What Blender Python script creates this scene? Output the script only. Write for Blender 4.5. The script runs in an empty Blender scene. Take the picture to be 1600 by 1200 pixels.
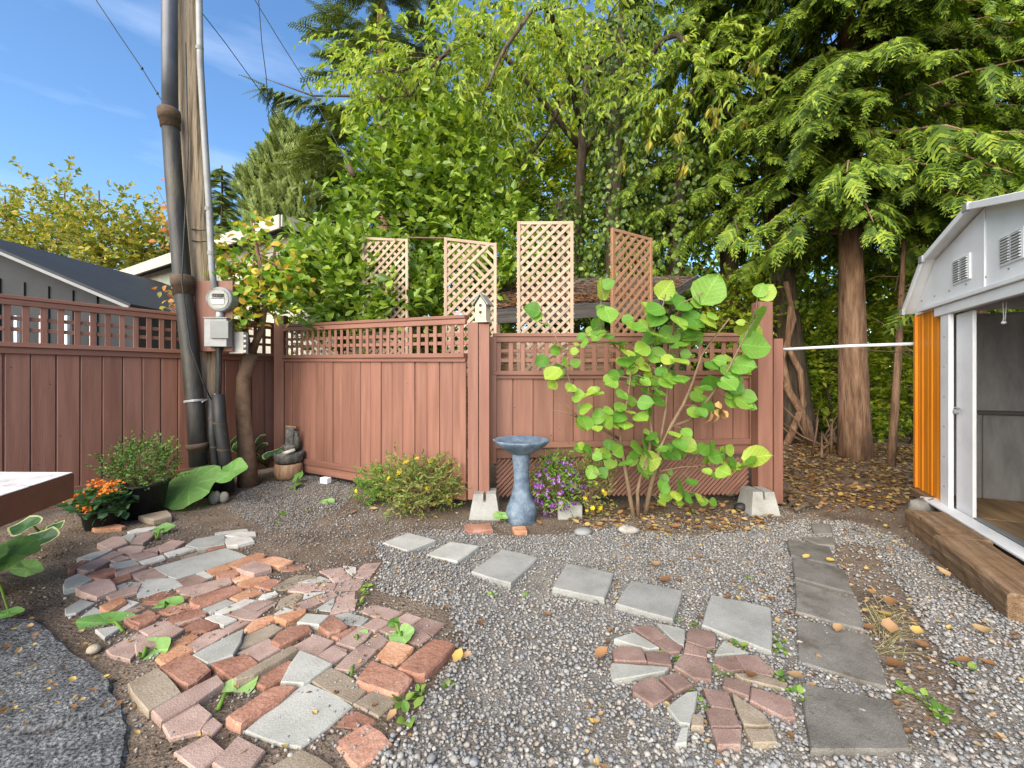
import bpy, bmesh, math, random
import numpy as np
from mathutils import Matrix, Vector

R = math.radians
random.seed(7)
rng = np.random.default_rng(7)
scene = bpy.context.scene
COL = scene.collection

# ------------------------------------------------------------------ camera
F_PX, HOR, CAM_H = 650.0, 587.0, 1.30
cam_d = bpy.data.cameras.new('camera')
cam = bpy.data.objects.new('camera', cam_d); COL.objects.link(cam)
cam.location = (0, 0, CAM_H); cam.rotation_euler = (R(90), 0, 0)
cam_d.sensor_width = 36; cam_d.lens = F_PX / 1600 * 36
cam_d.shift_y = -(600 - HOR) / 1600
cam_d.clip_start = 0.05; cam_d.clip_end = 800
scene.camera = cam

# ------------------------------------------------------------------ sky and sun
SUN_EL, SUN_AZ = 33.0, 206.0          # degrees; azimuth of the sun, clockwise from +Y
world = bpy.data.worlds.new('World'); scene.world = world; world.use_nodes = True
wn, wl = world.node_tree.nodes, world.node_tree.links
wn.clear()
sky = wn.new('ShaderNodeTexSky'); sky.sky_type = 'NISHITA'; sky.sun_disc = False
sky.sun_elevation = R(SUN_EL); sky.sun_rotation = R(SUN_AZ)
sky.air_density = 1.0; sky.dust_density = 0.7; sky.ozone_density = 2.6
tc = wn.new('ShaderNodeTexCoord'); mp = wn.new('ShaderNodeMapping'); mp.inputs['Scale'].default_value = (1.2, 1.2, 6.0)
mp.inputs['Rotation'].default_value = (0.15, 0.2, 0.3)
cn = wn.new('ShaderNodeTexNoise'); cn.inputs['Scale'].default_value = 1.7; cn.inputs['Detail'].default_value = 7; cn.inputs['Roughness'].default_value = 0.55
cr = wn.new('ShaderNodeValToRGB'); cr.color_ramp.elements[0].position = 0.54; cr.color_ramp.elements[1].position = 0.82
cr.color_ramp.elements[0].color = (0, 0, 0, 1); cr.color_ramp.elements[1].color = (0.20, 0.20, 0.20, 1)
mx = wn.new('ShaderNodeMix'); mx.data_type = 'RGBA'; mx.inputs[7].default_value = (6.8, 7.2, 8.0, 1)
bg = wn.new('ShaderNodeBackground'); bg.inputs['Strength'].default_value = 0.12
wo = wn.new('ShaderNodeOutputWorld')
wl.new(tc.outputs['Generated'], mp.inputs['Vector']); wl.new(mp.outputs[0], cn.inputs['Vector'])
wl.new(cn.outputs['Fac'], cr.inputs['Fac']); wl.new(cr.outputs['Color'], mx.inputs[0])
hs = wn.new('ShaderNodeHueSaturation'); hs.inputs['Saturation'].default_value = 1.15; wl.new(sky.outputs[0], hs.inputs['Color']); wl.new(hs.outputs[0], mx.inputs[6]); wl.new(mx.outputs[2], bg.inputs['Color']); wl.new(bg.outputs[0], wo.inputs['Surface'])

sun_d = bpy.data.lights.new('sun', 'SUN'); sun_d.energy = 3.6; sun_d.angle = R(75); sun_d.color = (1.0, 0.89, 0.71)
sun = bpy.data.objects.new('sun', sun_d); COL.objects.link(sun)
sv = Vector((math.sin(R(SUN_AZ)) * math.cos(R(SUN_EL)), math.cos(R(SUN_AZ)) * math.cos(R(SUN_EL)), math.sin(R(SUN_EL))))
sun.rotation_euler = (-sv).to_track_quat('-Z', 'Y').to_euler(); sun.location = sv * 30

scene.view_settings.view_transform = 'Standard'; scene.view_settings.look = 'None'
scene.view_settings.exposure = 1.32; scene.view_settings.gamma = 1.0
scene.view_settings.use_curve_mapping = False
scene.render.engine = 'CYCLES'
scene.cycles.max_bounces = 8; scene.cycles.transmission_bounces = 5; scene.cycles.diffuse_bounces = 4
scene.cycles.use_denoising = True

# ------------------------------------------------------------------ helpers
def G(px, py, z=0.0):
    "ground point (at height z) seen at a photo pixel"
    t = (CAM_H - z) * F_PX / (py - HOR)
    return Vector(((px - 800) / F_PX * t, t, z))
def P(px, py, Y):
    "point at depth Y seen at a photo pixel"
    return Vector(((px - 800) / F_PX * Y, Y, CAM_H - (py - HOR) / F_PX * Y))

W = {}
def link(o, parent=None, M=None):
    M = M if M is not None else Matrix.Identity(4)
    COL.objects.link(o)
    if parent is not None:
        o.parent = parent
        o.matrix_basis = W[parent.name].inverted() @ M
    else:
        o.matrix_basis = M
    W[o.name] = M
    return o
def tag(o, label=None, cat=None, group=None, kind=None):
    if label: o['label'] = label
    if cat: o['category'] = cat
    if group: o['group'] = group
    if kind: o['kind'] = kind
    return o
def thing(name, loc, label, cat, group=None):
    o = bpy.data.objects.new(name, None); o.empty_display_size = 0.1
    link(o, None, Matrix.Translation(loc))
    return tag(o, label, cat, group)
def setting(name, loc=(0, 0, 0)):
    o = bpy.data.objects.new(name, None); link(o, None, Matrix.Translation(loc)); o['kind'] = 'structure'; return o

def np_mesh(name, V, Fs, smooth=False):
    "V (n,3); Fs: one array (m,k) or list of such arrays"
    if not isinstance(Fs, (list, tuple)): Fs = [Fs]
    V = np.asarray(V, dtype=np.float32)
    me = bpy.data.meshes.new(name)
    me.vertices.add(len(V)); me.vertices.foreach_set('co', V.ravel())
    loops = np.concatenate([np.asarray(f, dtype=np.int32).ravel() for f in Fs])
    sizes = np.concatenate([np.full(len(f), np.asarray(f).shape[1], dtype=np.int32) for f in Fs])
    starts = np.concatenate([[0], np.cumsum(sizes)[:-1]]).astype(np.int32)
    me.loops.add(len(loops)); me.loops.foreach_set('vertex_index', loops)
    me.polygons.add(len(sizes)); me.polygons.foreach_set('loop_start', starts)
    try: me.polygons.foreach_set('loop_total', sizes)
    except Exception: pass
    me.polygons.foreach_set('use_smooth', np.full(len(sizes), bool(smooth)))
    me.update(calc_edges=True); me.validate(verbose=False)
    return me
def obj(name, me, m, parent=None, M=None):
    o = bpy.data.objects.new(name, me)
    if m is not None and not me.materials: me.materials.append(m)
    return link(o, parent, M)
def pymesh(name, verts, faces, m, parent=None, smooth=False, M=None):
    me = bpy.data.meshes.new(name); me.from_pydata([tuple(v) for v in verts], [], faces)
    if smooth: me.polygons.foreach_set('use_smooth', [True] * len(me.polygons))
    me.update(); return obj(name, me, m, parent, M)

BOXC = {}
def box_mesh(sx, sy, sz, bev, m):
    k = (round(sx, 3), round(sy, 3), round(sz, 3), bev, m.name)
    if k in BOXC: return BOXC[k]
    bm = bmesh.new(); bmesh.ops.create_cube(bm, size=1)
    bmesh.ops.scale(bm, vec=(sx, sy, sz), verts=bm.verts)
    if bev > 0: bmesh.ops.bevel(bm, geom=bm.edges[:], offset=bev, segments=1, affect='EDGES', profile=0.5)
    me = bpy.data.meshes.new('box'); bm.to_mesh(me); bm.free(); me.materials.append(m)
    BOXC[k] = me; return me
def frame(o, u, v=None):
    "matrix with x axis u, z axis near vertical unless v (z axis) is given"
    u = Vector(u).normalized(); z = Vector(v if v is not None else (0, 0, 1))
    y = z.cross(u).normalized(); z = u.cross(y).normalized()
    M = Matrix.Identity(4)
    for i in range(3): M[i][0], M[i][1], M[i][2], M[i][3] = u[i], y[i], z[i], o[i]
    return M
def box(name, c, size, m, parent=None, u=(1, 0, 0), v=None, bev=0.004):
    me = box_mesh(*size, bev, m)
    return link(bpy.data.objects.new(name, me), parent, frame(c, u, v))
def smooth(pts, n=4):
    pts = [Vector(p) for p in pts]; out = []
    for i in range(len(pts) - 1):
        a, b, c, d = pts[max(i - 1, 0)], pts[i], pts[i + 1], pts[min(i + 2, len(pts) - 1)]
        for k in range(n):
            t = k / n; out.append(0.5 * ((2 * b) + (c - a) * t + (2 * a - 5 * b + 4 * c - d) * t * t + (3 * b - a - 3 * c + d) * t ** 3))
    return out + [pts[-1]]
def beam(name, a, b, wid, thick, m, parent=None, up=(0, 0, 1), bev=0.004):
    "box from a to b; wid along the sideways axis (y), thick along up"
    a, b = Vector(a), Vector(b)
    return box(name, (a + b) / 2, ((b - a).length, wid, thick), m, parent, b - a, up, bev)

def tube(pts, radii, n=8, cap=True):
    pts = [Vector(p) for p in pts]; V = []; Fq = []; ref = Vector((0.31, 0.2, 0.93))
    if hasattr(radii, '__len__') is False: radii = [radii] * len(pts)
    for i, p in enumerate(pts):
        d = (pts[min(i + 1, len(pts) - 1)] - pts[max(i - 1, 0)]).normalized()
        r0 = ref if abs(d.dot(ref)) < 0.95 else Vector((1, 0, 0))
        a = d.cross(r0).normalized(); b = d.cross(a)
        for k in range(n):
            t = 2 * math.pi * k / n
            V.append(p + (a * math.cos(t) + b * math.sin(t)) * radii[i])
    for i in range(len(pts) - 1):
        for k in range(n):
            q = (k + 1) % n
            Fq.append((i * n + k, i * n + q, (i + 1) * n + q, (i + 1) * n + k))
    faces = list(Fq)
    if cap: faces += [tuple(range(n))[::-1], tuple(range((len(pts) - 1) * n, len(pts) * n))]
    return V, faces
class MB:
    def __init__(s): s.V = []; s.F = []
    def add(s, vf):
        o = len(s.V); s.V += vf[0]; s.F += [tuple(i + o for i in f) for f in vf[1]]; return s
    def box(s, c, size, u=(1, 0, 0), v=None):
        M = frame(c, u, v); h = [x / 2 for x in size]
        vs = [M @ Vector((a * h[0], b * h[1], d * h[2])) for d in (-1, 1) for b in (-1, 1) for a in (-1, 1)]
        return s.add((vs, [(0, 2, 3, 1), (4, 5, 7, 6), (0, 1, 5, 4), (2, 6, 7, 3), (0, 4, 6, 2), (1, 3, 7, 5)]))
    def tube(s, *a, **k): return s.add(tube(*a, **k))
    def build(s, name, m, parent=None, smooth=False):
        return pymesh(name, s.V, s.F, m, parent, smooth)
def lathe(prof, n=24, c=(0, 0, 0), wob=None):
    V = []; Fq = []
    for i, (r, z) in enumerate(prof):
        for k in range(n):
            t = 2 * math.pi * k / n; w = wob(i, t) if wob else 1.0
            V.append(Vector((c[0] + r * w * math.cos(t), c[1] + r * w * math.sin(t), c[2] + z)))
    for i in range(len(prof) - 1):
        for k in range(n):
            q = (k + 1) % n; Fq.append((i * n + k, i * n + q, (i + 1) * n + q, (i + 1) * n + k))
    Fq += [tuple(range(n))[::-1], tuple(range((len(prof) - 1) * n, len(prof) * n))]
    return V, Fq
def sphere(c, rx, ry, rz, n=10, m_=7, jit=0.0):
    V = []; Fq = []
    for i in range(1, m_):
        a = math.pi * i / m_
        for k in range(n):
            t = 2 * math.pi * k / n; j = 1 + random.uniform(-jit, jit)
            V.append(Vector((c[0] + rx * j * math.sin(a) * math.cos(t), c[1] + ry * j * math.sin(a) * math.sin(t), c[2] + rz * j * math.cos(a))))
    for i in range(m_ - 2):
        for k in range(n):
            q = (k + 1) % n; Fq.append((i * n + k, (i + 1) * n + k, (i + 1) * n + q, i * n + q))
    Fq += [tuple(range(n)), tuple(range((m_ - 2) * n, (m_ - 1) * n))[::-1]]
    return V, Fq

# instances of a small prototype baked into one mesh
def bake(protoV, protoF, pos, ax, nrm, scale, extra=None):
    """pos (n,3); ax (n,3) leaf axis -> local y; nrm approx -> local z; scale (n,) or (n,3)"""
    pos = np.asarray(pos, float); ax = np.asarray(ax, float); nrm = np.asarray(nrm, float)
    y = ax / np.maximum(np.linalg.norm(ax, axis=1, keepdims=True), 1e-9)
    x = np.cross(y, nrm); ln = np.linalg.norm(x, axis=1, keepdims=True)
    x = np.where(ln > 1e-6, x / np.maximum(ln, 1e-9), np.array([[1.0, 0, 0]])); z = np.cross(x, y)
    s = np.asarray(scale, float); s = s[:, None] if s.ndim == 1 else s
    if s.shape[1] == 1: s = np.repeat(s, 3, axis=1)
    pv = np.asarray(protoV, float)
    V = (pos[:, None, :] + x[:, None, :] * (pv[None, :, 0:1] * s[:, None, 0:1])
         + y[:, None, :] * (pv[None, :, 1:2] * s[:, None, 1:2]) + z[:, None, :] * (pv[None, :, 2:3] * s[:, None, 2:3]))
    pf = np.asarray(protoF, np.int64)
    Fc = pf[None] + (np.arange(len(pos)) * len(pv))[:, None, None]
    return V.reshape(-1, 3), Fc.reshape(-1, pf.shape[1])
def join_bakes(lst):
    Vs, Fs, o = [], [], 0
    for V, Fc in lst:
        Vs.append(V); Fs.append(Fc + o); o += len(V)
    return np.concatenate(Vs), Fs
def rdir(n):
    v = rng.normal(size=(n, 3)); return v / np.linalg.norm(v, axis=1, keepdims=True)

# ------------------------------------------------------------------ materials
def ramp(nt, cols, interp='LINEAR'):
    r = nt.nodes.new('ShaderNodeValToRGB'); e = r.color_ramp.elements; r.color_ramp.interpolation = interp
    while len(e) < len(cols): e.new(0.5)
    for i, c in enumerate(cols):
        if len(c) == 4: p, c = c[0], c[1:]
        else: p = i / max(1, len(cols) - 1)
        e[i].position = p; e[i].color = (*c, 1)
    return r
def mat(name, cols, scale=6.0, rough=0.7, bump=0.25, bscale=60.0, stretch=(1, 1, 1), objrand=0.0, spec=0.3, metal=0.0,
        speck=None, detail=6, bdist=0.01, dirt=None, knots=None, coord='Object', noiselo=0.3, noisehi=0.7):
    m = bpy.data.materials.new(name); m.use_nodes = True; nt = m.node_tree; N, L = nt.nodes, nt.links
    b = N['Principled BSDF']; b.inputs['Roughness'].default_value = rough; b.inputs['Specular IOR Level'].default_value = spec; b.inputs['Metallic'].default_value = metal
    t = N.new('ShaderNodeTexCoord'); oi = N.new('ShaderNodeObjectInfo')
    add = N.new('ShaderNodeVectorMath'); add.operation = 'MULTIPLY_ADD'
    L.new(oi.outputs['Random'], add.inputs[0]); add.inputs[1].default_value = (37, 53, 71); L.new(t.outputs[coord], add.inputs[2])
    mpn = N.new('ShaderNodeMapping'); mpn.inputs['Scale'].default_value = stretch; L.new(add.outputs[0], mpn.inputs[0])
    n1 = N.new('ShaderNodeTexNoise'); n1.inputs['Scale'].default_value = scale; n1.inputs['Detail'].default_value = detail; n1.inputs['Roughness'].default_value = 0.62
    L.new(mpn.outputs[0], n1.inputs['Vector'])
    mr = N.new('ShaderNodeMapRange'); mr.inputs[1].default_value = noiselo; mr.inputs[2].default_value = noisehi; L.new(n1.outputs['Fac'], mr.inputs[0])
    r = ramp(nt, cols); L.new(mr.outputs[0], r.inputs['Fac']); out = r.outputs['Color']
    if speck:                                   # fine grit: (scale, dark mult, light mult)
        v = N.new('ShaderNodeTexNoise'); v.inputs['Scale'].default_value = speck[0]; v.inputs['Detail'].default_value = 3; L.new(add.outputs[0], v.inputs['Vector'])
        m2 = N.new('ShaderNodeMapRange'); m2.inputs[1].default_value = 0.32; m2.inputs[2].default_value = 0.68; m2.inputs[3].default_value = speck[1]; m2.inputs[4].default_value = speck[2]
        L.new(v.outputs['Fac'], m2.inputs[0])
        mm = N.new('ShaderNodeVectorMath'); mm.operation = 'SCALE'; L.new(out, mm.inputs[0]); L.new(m2.outputs[0], mm.inputs['Scale']); out = mm.outputs[0]
    if dirt:                                    # blotches of another colour: (rgb, scale, threshold, amount)
        v = N.new('ShaderNodeTexNoise'); v.inputs['Scale'].default_value = dirt[1]; v.inputs['Detail'].default_value = 8; v.inputs['Roughness'].default_value = 0.7; L.new(add.outputs[0], v.inputs['Vector'])
        m2 = N.new('ShaderNodeMapRange'); m2.inputs[1].default_value = dirt[2]; m2.inputs[2].default_value = dirt[2] + 0.14; m2.inputs[4].default_value = dirt[3]
        L.new(v.outputs['Fac'], m2.inputs[0]); mm = N.new('ShaderNodeMix'); mm.data_type = 'RGBA'; L.new(m2.outputs[0], mm.inputs[0]); L.new(out, mm.inputs[6]); mm.inputs[7].default_value = (*dirt[0], 1); out = mm.outputs[2]
    if knots:                                   # sparse dark knots and nail stains: (scale, radius)
        v = N.new('ShaderNodeTexVoronoi'); v.inputs['Scale'].default_value = knots[0]; L.new(add.outputs[0], v.inputs['Vector'])
        m2 = N.new('ShaderNodeMapRange'); m2.inputs[1].default_value = knots[1]; m2.inputs[2].default_value = knots[1] * 1.7; m2.inputs[3].default_value = 0.75; m2.inputs[4].default_value = 0.0; L.new(v.outputs['Distance'], m2.inputs[0])
        mm = N.new('ShaderNodeMix'); mm.data_type = 'RGBA'; L.new(m2.outputs[0], mm.inputs[0]); L.new(out, mm.inputs[6]); mm.inputs[7].default_value = (0.03, 0.014, 0.01, 1); out = mm.outputs[2]
    if objrand:
        h = N.new('ShaderNodeMapRange'); h.inputs[3].default_value = 1 - objrand; h.inputs[4].default_value = 1 + objrand; L.new(oi.outputs['Random'], h.inputs[0])
        mm = N.new('ShaderNodeVectorMath'); mm.operation = 'SCALE'; L.new(out, mm.inputs[0]); L.new(h.outputs[0], mm.inputs['Scale']); out = mm.outputs[0]
    L.new(out, b.inputs['Base Color'])
    if bump:
        n2 = N.new('ShaderNodeTexNoise'); n2.inputs['Scale'].default_value = bscale; n2.inputs['Detail'].default_value = 5; L.new(mpn.outputs[0], n2.inputs['Vector'])
        bp = N.new('ShaderNodeBump'); bp.inputs['Strength'].default_value = bump; bp.inputs['Distance'].default_value = bdist
        L.new(n2.outputs['Fac'], bp.inputs['Height']); L.new(bp.outputs[0], b.inputs['Normal'])
    return m
def leafmat(name, cols, trans=0.35, rough=0.5, spec=0.3, veins=False, objr=False):
    m = bpy.data.materials.new(name); m.use_nodes = True; nt = m.node_tree; N, L = nt.nodes, nt.links
    b = N['Principled BSDF']; b.inputs['Roughness'].default_value = rough; b.inputs['Specular IOR Level'].default_value = spec
    if objr: g = N.new('ShaderNodeObjectInfo'); rnd = g.outputs['Random']
    else: g = N.new('ShaderNodeNewGeometry'); rnd = g.outputs['Random Per Island']
    r = ramp(nt, cols); L.new(rnd, r.inputs['Fac']); out = r.outputs['Color']
    t = N.new('ShaderNodeTexCoord'); n = N.new('ShaderNodeTexNoise'); n.inputs['Scale'].default_value = 9 if not objr else 25; n.inputs['Detail'].default_value = 4; L.new(t.outputs['Object'], n.inputs['Vector'])
    mr = N.new('ShaderNodeMapRange'); mr.inputs[3].default_value = 0.65; mr.inputs[4].default_value = 1.3; L.new(n.outputs['Fac'], mr.inputs[0])
    mm = N.new('ShaderNodeVectorMath'); mm.operation = 'SCALE'; L.new(out, mm.inputs[0]); L.new(mr.outputs[0], mm.inputs['Scale']); out = mm.outputs[0]
    L.new(out, b.inputs['Base Color'])
    tr = N.new('ShaderNodeBsdfTranslucent')
    sc = N.new('ShaderNodeVectorMath'); sc.operation = 'MULTIPLY'; sc.inputs[1].default_value = (1.5, 1.45, 0.6); L.new(out, sc.inputs[0]); L.new(sc.outputs[0], tr.inputs['Color'])
    mix = N.new('ShaderNodeMixShader'); mix.inputs[0].default_value = trans
    L.new(b.outputs[0], mix.inputs[1]); L.new(tr.outputs[0], mix.inputs[2]); L.new(mix.outputs[0], N['Material Output'].inputs['Surface'])
    if veins:
        sp = N.new('ShaderNodeSeparateXYZ'); L.new(t.outputs['Object'], sp.inputs[0])
        def mth(op, a, b=None):
            q = N.new('ShaderNodeMath'); q.operation = op
            for i, v in enumerate((a, b)):
                if v is None: continue
                if isinstance(v, (int, float)): q.inputs[i].default_value = v
                else: L.new(v, q.inputs[i])
            return q.outputs[0]
        ax_ = mth('ABSOLUTE', sp.outputs[0])
        if veins == 'radial': ph = mth('ABSOLUTE', mth('SINE', mth('MULTIPLY', mth('ARCTAN2', sp.outputs[0], sp.outputs[1]), 4.5)))
        else: ph = mth('MINIMUM', mth('ABSOLUTE', mth('SINE', mth('MULTIPLY', mth('SUBTRACT', sp.outputs[1], mth('MULTIPLY', ax_, 0.75)), 20.0))), mth('MULTIPLY', ax_, 9.0))
        vr = N.new('ShaderNodeMapRange'); vr.inputs[1].default_value = 0.0; vr.inputs[2].default_value = 0.28; vr.inputs[3].default_value = 1.35; vr.inputs[4].default_value = 0.95; L.new(ph, vr.inputs[0])
        vm = N.new('ShaderNodeVectorMath'); vm.operation = 'SCALE'; L.new(out, vm.inputs[0]); L.new(vr.outputs[0], vm.inputs['Scale']); out = vm.outputs[0]
        sn = N.new('ShaderNodeTexNoise'); sn.inputs['Scale'].default_value = 5; sn.inputs['Detail'].default_value = 6
        av = N.new('ShaderNodeVectorMath'); av.operation = 'MULTIPLY_ADD'; L.new(rnd, av.inputs[0]); av.inputs[1].default_value = (31, 47, 13); L.new(t.outputs['Object'], av.inputs[2]); L.new(av.outputs[0], sn.inputs['Vector'])
        br = N.new('ShaderNodeMapRange'); br.inputs[1].default_value = 0.66; br.inputs[2].default_value = 0.74; br.inputs[4].default_value = 0.8; L.new(sn.outputs['Fac'], br.inputs[0])
        bm_ = N.new('ShaderNodeMix'); bm_.data_type = 'RGBA'; L.new(br.outputs[0], bm_.inputs[0]); L.new(out, bm_.inputs[6]); bm_.inputs[7].default_value = (0.20, 0.13, 0.04, 1); out = bm_.outputs[2]
        L.new(out, b.inputs['Base Color']); L.new(out, sc.inputs[0])
        w = N.new('ShaderNodeTexNoise'); w.inputs['Scale'].default_value = 60; L.new(t.outputs['Object'], w.inputs['Vector'])
        bp = N.new('ShaderNodeBump'); bp.inputs['Strength'].default_value = 0.3; bp.inputs['Distance'].default_value = 0.004; L.new(w.outputs['Fac'], bp.inputs['Height']); L.new(bp.outputs[0], b.inputs['Normal'])
    return m

m_paint = mat('brown_paint', [(0.16, 0.075, 0.054), (0.20, 0.095, 0.069), (0.24, 0.118, 0.088)], 3.0, 0.55, 0.35, 26, (5, 5, 0.35), objrand=0.10, bdist=0.004, dirt=((0.10, 0.04, 0.03), 9, 0.66, 0.5))
m_paintx = mat('brown_paint_rail', [(0.165, 0.078, 0.056), (0.205, 0.098, 0.071), (0.25, 0.125, 0.093)], 3.0, 0.5, 0.35, 26, (0.35, 5, 5), objrand=0.13, bdist=0.004, knots=(5.5, 0.028), dirt=((0.115, 0.05, 0.037), 5, 0.62, 0.45))
m_trellis = mat('trellis_cedar', [(0.29, 0.205, 0.14), (0.37, 0.275, 0.20), (0.44, 0.345, 0.265)], 4, 0.75, 0.3, 30, (0.4, 6, 6), objrand=0.12, bdist=0.003)
m_trellis_shaded = mat('trellis_shaded', [(0.21, 0.105, 0.055), (0.30, 0.165, 0.095)], 4, 0.75, 0.3, 30, (0.4, 6, 6), objrand=0.12, bdist=0.003)  # browner copy of the trellis wood, its shadow side put into the colour
m_white = mat('white_enamel', [(0.66, 0.67, 0.69), (0.74, 0.75, 0.77), (0.79, 0.80, 0.81)], 3, 0.45, 0.12, 20, bdist=0.003, dirt=((0.45, 0.45, 0.44), 6, 0.64, 0.45))
m_orange = mat('orange_panel', [(0.62, 0.19, 0.012), (0.72, 0.245, 0.018), (0.76, 0.28, 0.025)], 3, 0.42, 0.15, 18, (3, 3, 0.4), bdist=0.003, dirt=((0.45, 0.16, 0.03), 12, 0.68, 0.6))
m_plygrey = mat('grey_plywood', [(0.30, 0.30, 0.305), (0.42, 0.42, 0.425), (0.52, 0.52, 0.525)], 4, 0.8, 0.3, 30, (2, 2, 0.6), dirt=((0.06, 0.06, 0.06), 16, 0.66, 0.7))
m_plyfloor = mat('plywood_floor', [(0.20, 0.12, 0.06), (0.33, 0.22, 0.12), (0.44, 0.31, 0.18)], 3, 0.7, 0.3, 30, (0.5, 4, 4), objrand=0.2)
m_timber = mat('weathered_timber', [(0.10, 0.058, 0.030), (0.19, 0.118, 0.066), (0.27, 0.19, 0.12)], 4, 0.85, 0.9, 22, (0.4, 7, 7), objrand=0.12, bdist=0.012, dirt=((0.06, 0.035, 0.02), 10, 0.6, 0.7))
m_conc = mat('concrete', [(0.20, 0.20, 0.185), (0.28, 0.28, 0.265), (0.34, 0.34, 0.325)], 5, 0.9, 0.5, 90, speck=(180, 0.8, 1.15), bdist=0.004)
m_bark = mat('pole_wood', [(0.10, 0.075, 0.05), (0.33, 0.25, 0.165), (0.46, 0.36, 0.25)], 4.5, 0.85, 0.9, 18, (5, 5, 0.2), noiselo=0.36, noisehi=0.6, bdist=0.012, dirt=((0.25, 0.10, 0.03), 5, 0.6, 0.7))
m_iron = mat('black_pipe', [(0.012, 0.012, 0.013), (0.03, 0.028, 0.025), (0.09, 0.075, 0.05)], 2.5, 0.5, 0.3, 25, (2, 2, 0.5), spec=0.4, dirt=((0.16, 0.14, 0.07), 4, 0.6, 0.75))
m_rust = mat('rusty_collar', [(0.06, 0.04, 0.028), (0.11, 0.075, 0.05)], 8, 0.8, 0.4, 40)
m_black = mat('black_plastic', [(0.014, 0.014, 0.015), (0.03, 0.03, 0.03)], 6, 0.5, 0.1, 40, dirt=((0.10, 0.09, 0.075), 9, 0.6, 0.5))
m_grey = mat('grey_metal', [(0.33, 0.34, 0.35), (0.42, 0.43, 0.44)], 5, 0.45, 0.1, 40, metal=0.3, dirt=((0.22, 0.21, 0.2), 8, 0.62, 0.5))
m_dgrey = mat('dull_grey_box', [(0.17, 0.18, 0.18), (0.22, 0.23, 0.225)], 5, 0.6, 0.1, 40)
m_slate = mat('bath_slate_blue', [(0.05, 0.075, 0.11), (0.10, 0.14, 0.19), (0.20, 0.25, 0.31)], 9, 0.6, 0.7, 45, bdist=0.01)
m_terr = mat('tub_terracotta', [(0.16, 0.09, 0.05), (0.28, 0.17, 0.10), (0.36, 0.25, 0.16)], 9, 0.75, 0.6, 30, (4, 4, 0.5))
m_darkstone = mat('dark_stone', [(0.03, 0.03, 0.028), (0.10, 0.095, 0.085), (0.22, 0.21, 0.19)], 14, 0.8, 0.6, 50)
m_rock = mat('river_rock', [(0.15, 0.14, 0.125), (0.28, 0.26, 0.235), (0.38, 0.36, 0.33)], 7, 0.8, 0.4, 50, objrand=0.25)
m_tree = mat('conifer_bark', [(0.09, 0.05, 0.03), (0.25, 0.145, 0.088), (0.40, 0.25, 0.16)], 4.5, 0.9, 1.0, 16, (4, 4, 0.5), bdist=0.03)
m_treed = mat('dark_bark', [(0.03, 0.022, 0.015), (0.085, 0.062, 0.042), (0.13, 0.1, 0.07)], 5, 0.9, 0.9, 16, (4, 4, 0.5), bdist=0.02)
m_twig = mat('twig_bark', [(0.11, 0.065, 0.04), (0.21, 0.135, 0.085)], 12, 0.85, 0.3, 60)
m_stem = mat('shrub_stem', [(0.13, 0.085, 0.055), (0.24, 0.165, 0.105)], 10, 0.8, 0.3, 60)
# paving colours
m_pp = mat('pink_paver', [(0.245, 0.165, 0.135), (0.335, 0.235, 0.20), (0.41, 0.30, 0.26)], 7, 0.9, 0.7, 150, speck=(260, 0.7, 1.25), objrand=0.16, bdist=0.003, dirt=((0.12, 0.10, 0.07), 7, 0.62, 0.6))
m_pm = mat('mauve_paver', [(0.15, 0.095, 0.078), (0.22, 0.145, 0.122), (0.285, 0.20, 0.17)], 7, 0.9, 0.7, 150, speck=(260, 0.65, 1.3), objrand=0.14, bdist=0.003, dirt=((0.09, 0.075, 0.055), 7, 0.62, 0.6))
m_po = mat('orange_brick', [(0.31, 0.15, 0.085), (0.44, 0.225, 0.13), (0.53, 0.32, 0.21)], 6, 0.9, 0.8, 60, speck=(150, 0.8, 1.15), objrand=0.16, bdist=0.006, dirt=((0.20, 0.14, 0.09), 8, 0.62, 0.6))
m_pr = mat('red_brick', [(0.19, 0.085, 0.058), (0.29, 0.145, 0.10), (0.38, 0.215, 0.155)], 6, 0.9, 0.9, 50, speck=(150, 0.75, 1.2), objrand=0.16, bdist=0.006, dirt=((0.10, 0.07, 0.045), 8, 0.60, 0.7))
m_pg = mat('grey_slab', [(0.25, 0.25, 0.225), (0.34, 0.34, 0.31), (0.41, 0.41, 0.38)], 4, 0.92, 0.5, 120, speck=(300, 0.78, 1.2), objrand=0.12, bdist=0.003, dirt=((0.17, 0.18, 0.11), 6, 0.62, 0.5))
m_pt = mat('tan_paver', [(0.19, 0.15, 0.105), (0.27, 0.22, 0.165), (0.33, 0.28, 0.215)], 6, 0.9, 0.7, 120, speck=(260, 0.75, 1.2), objrand=0.15, bdist=0.004, dirt=((0.11, 0.10, 0.055), 7, 0.6, 0.7))
m_pw = mat('pale_stone', [(0.33, 0.31, 0.275), (0.45, 0.43, 0.39), (0.53, 0.51, 0.47)], 7, 0.9, 0.6, 90, speck=(260, 0.8, 1.15), objrand=0.14, bdist=0.004, dirt=((0.22, 0.19, 0.15), 8, 0.62, 0.6))
m_ps = mat('dark_path_slab', [(0.075, 0.07, 0.06), (0.135, 0.125, 0.11), (0.185, 0.175, 0.16)], 4, 0.92, 0.7, 120, speck=(280, 0.7, 1.3), objrand=0.10, bdist=0.003, dirt=((0.055, 0.045, 0.028), 5, 0.54, 0.75))
m_pk = mat('step_slab', [(0.185, 0.185, 0.172), (0.255, 0.255, 0.24), (0.30, 0.30, 0.285)], 4, 0.92, 0.6, 120, speck=(280, 0.75, 1.25), objrand=0.16, bdist=0.003, dirt=((0.14, 0.13, 0.11), 5, 0.58, 0.6))
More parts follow.
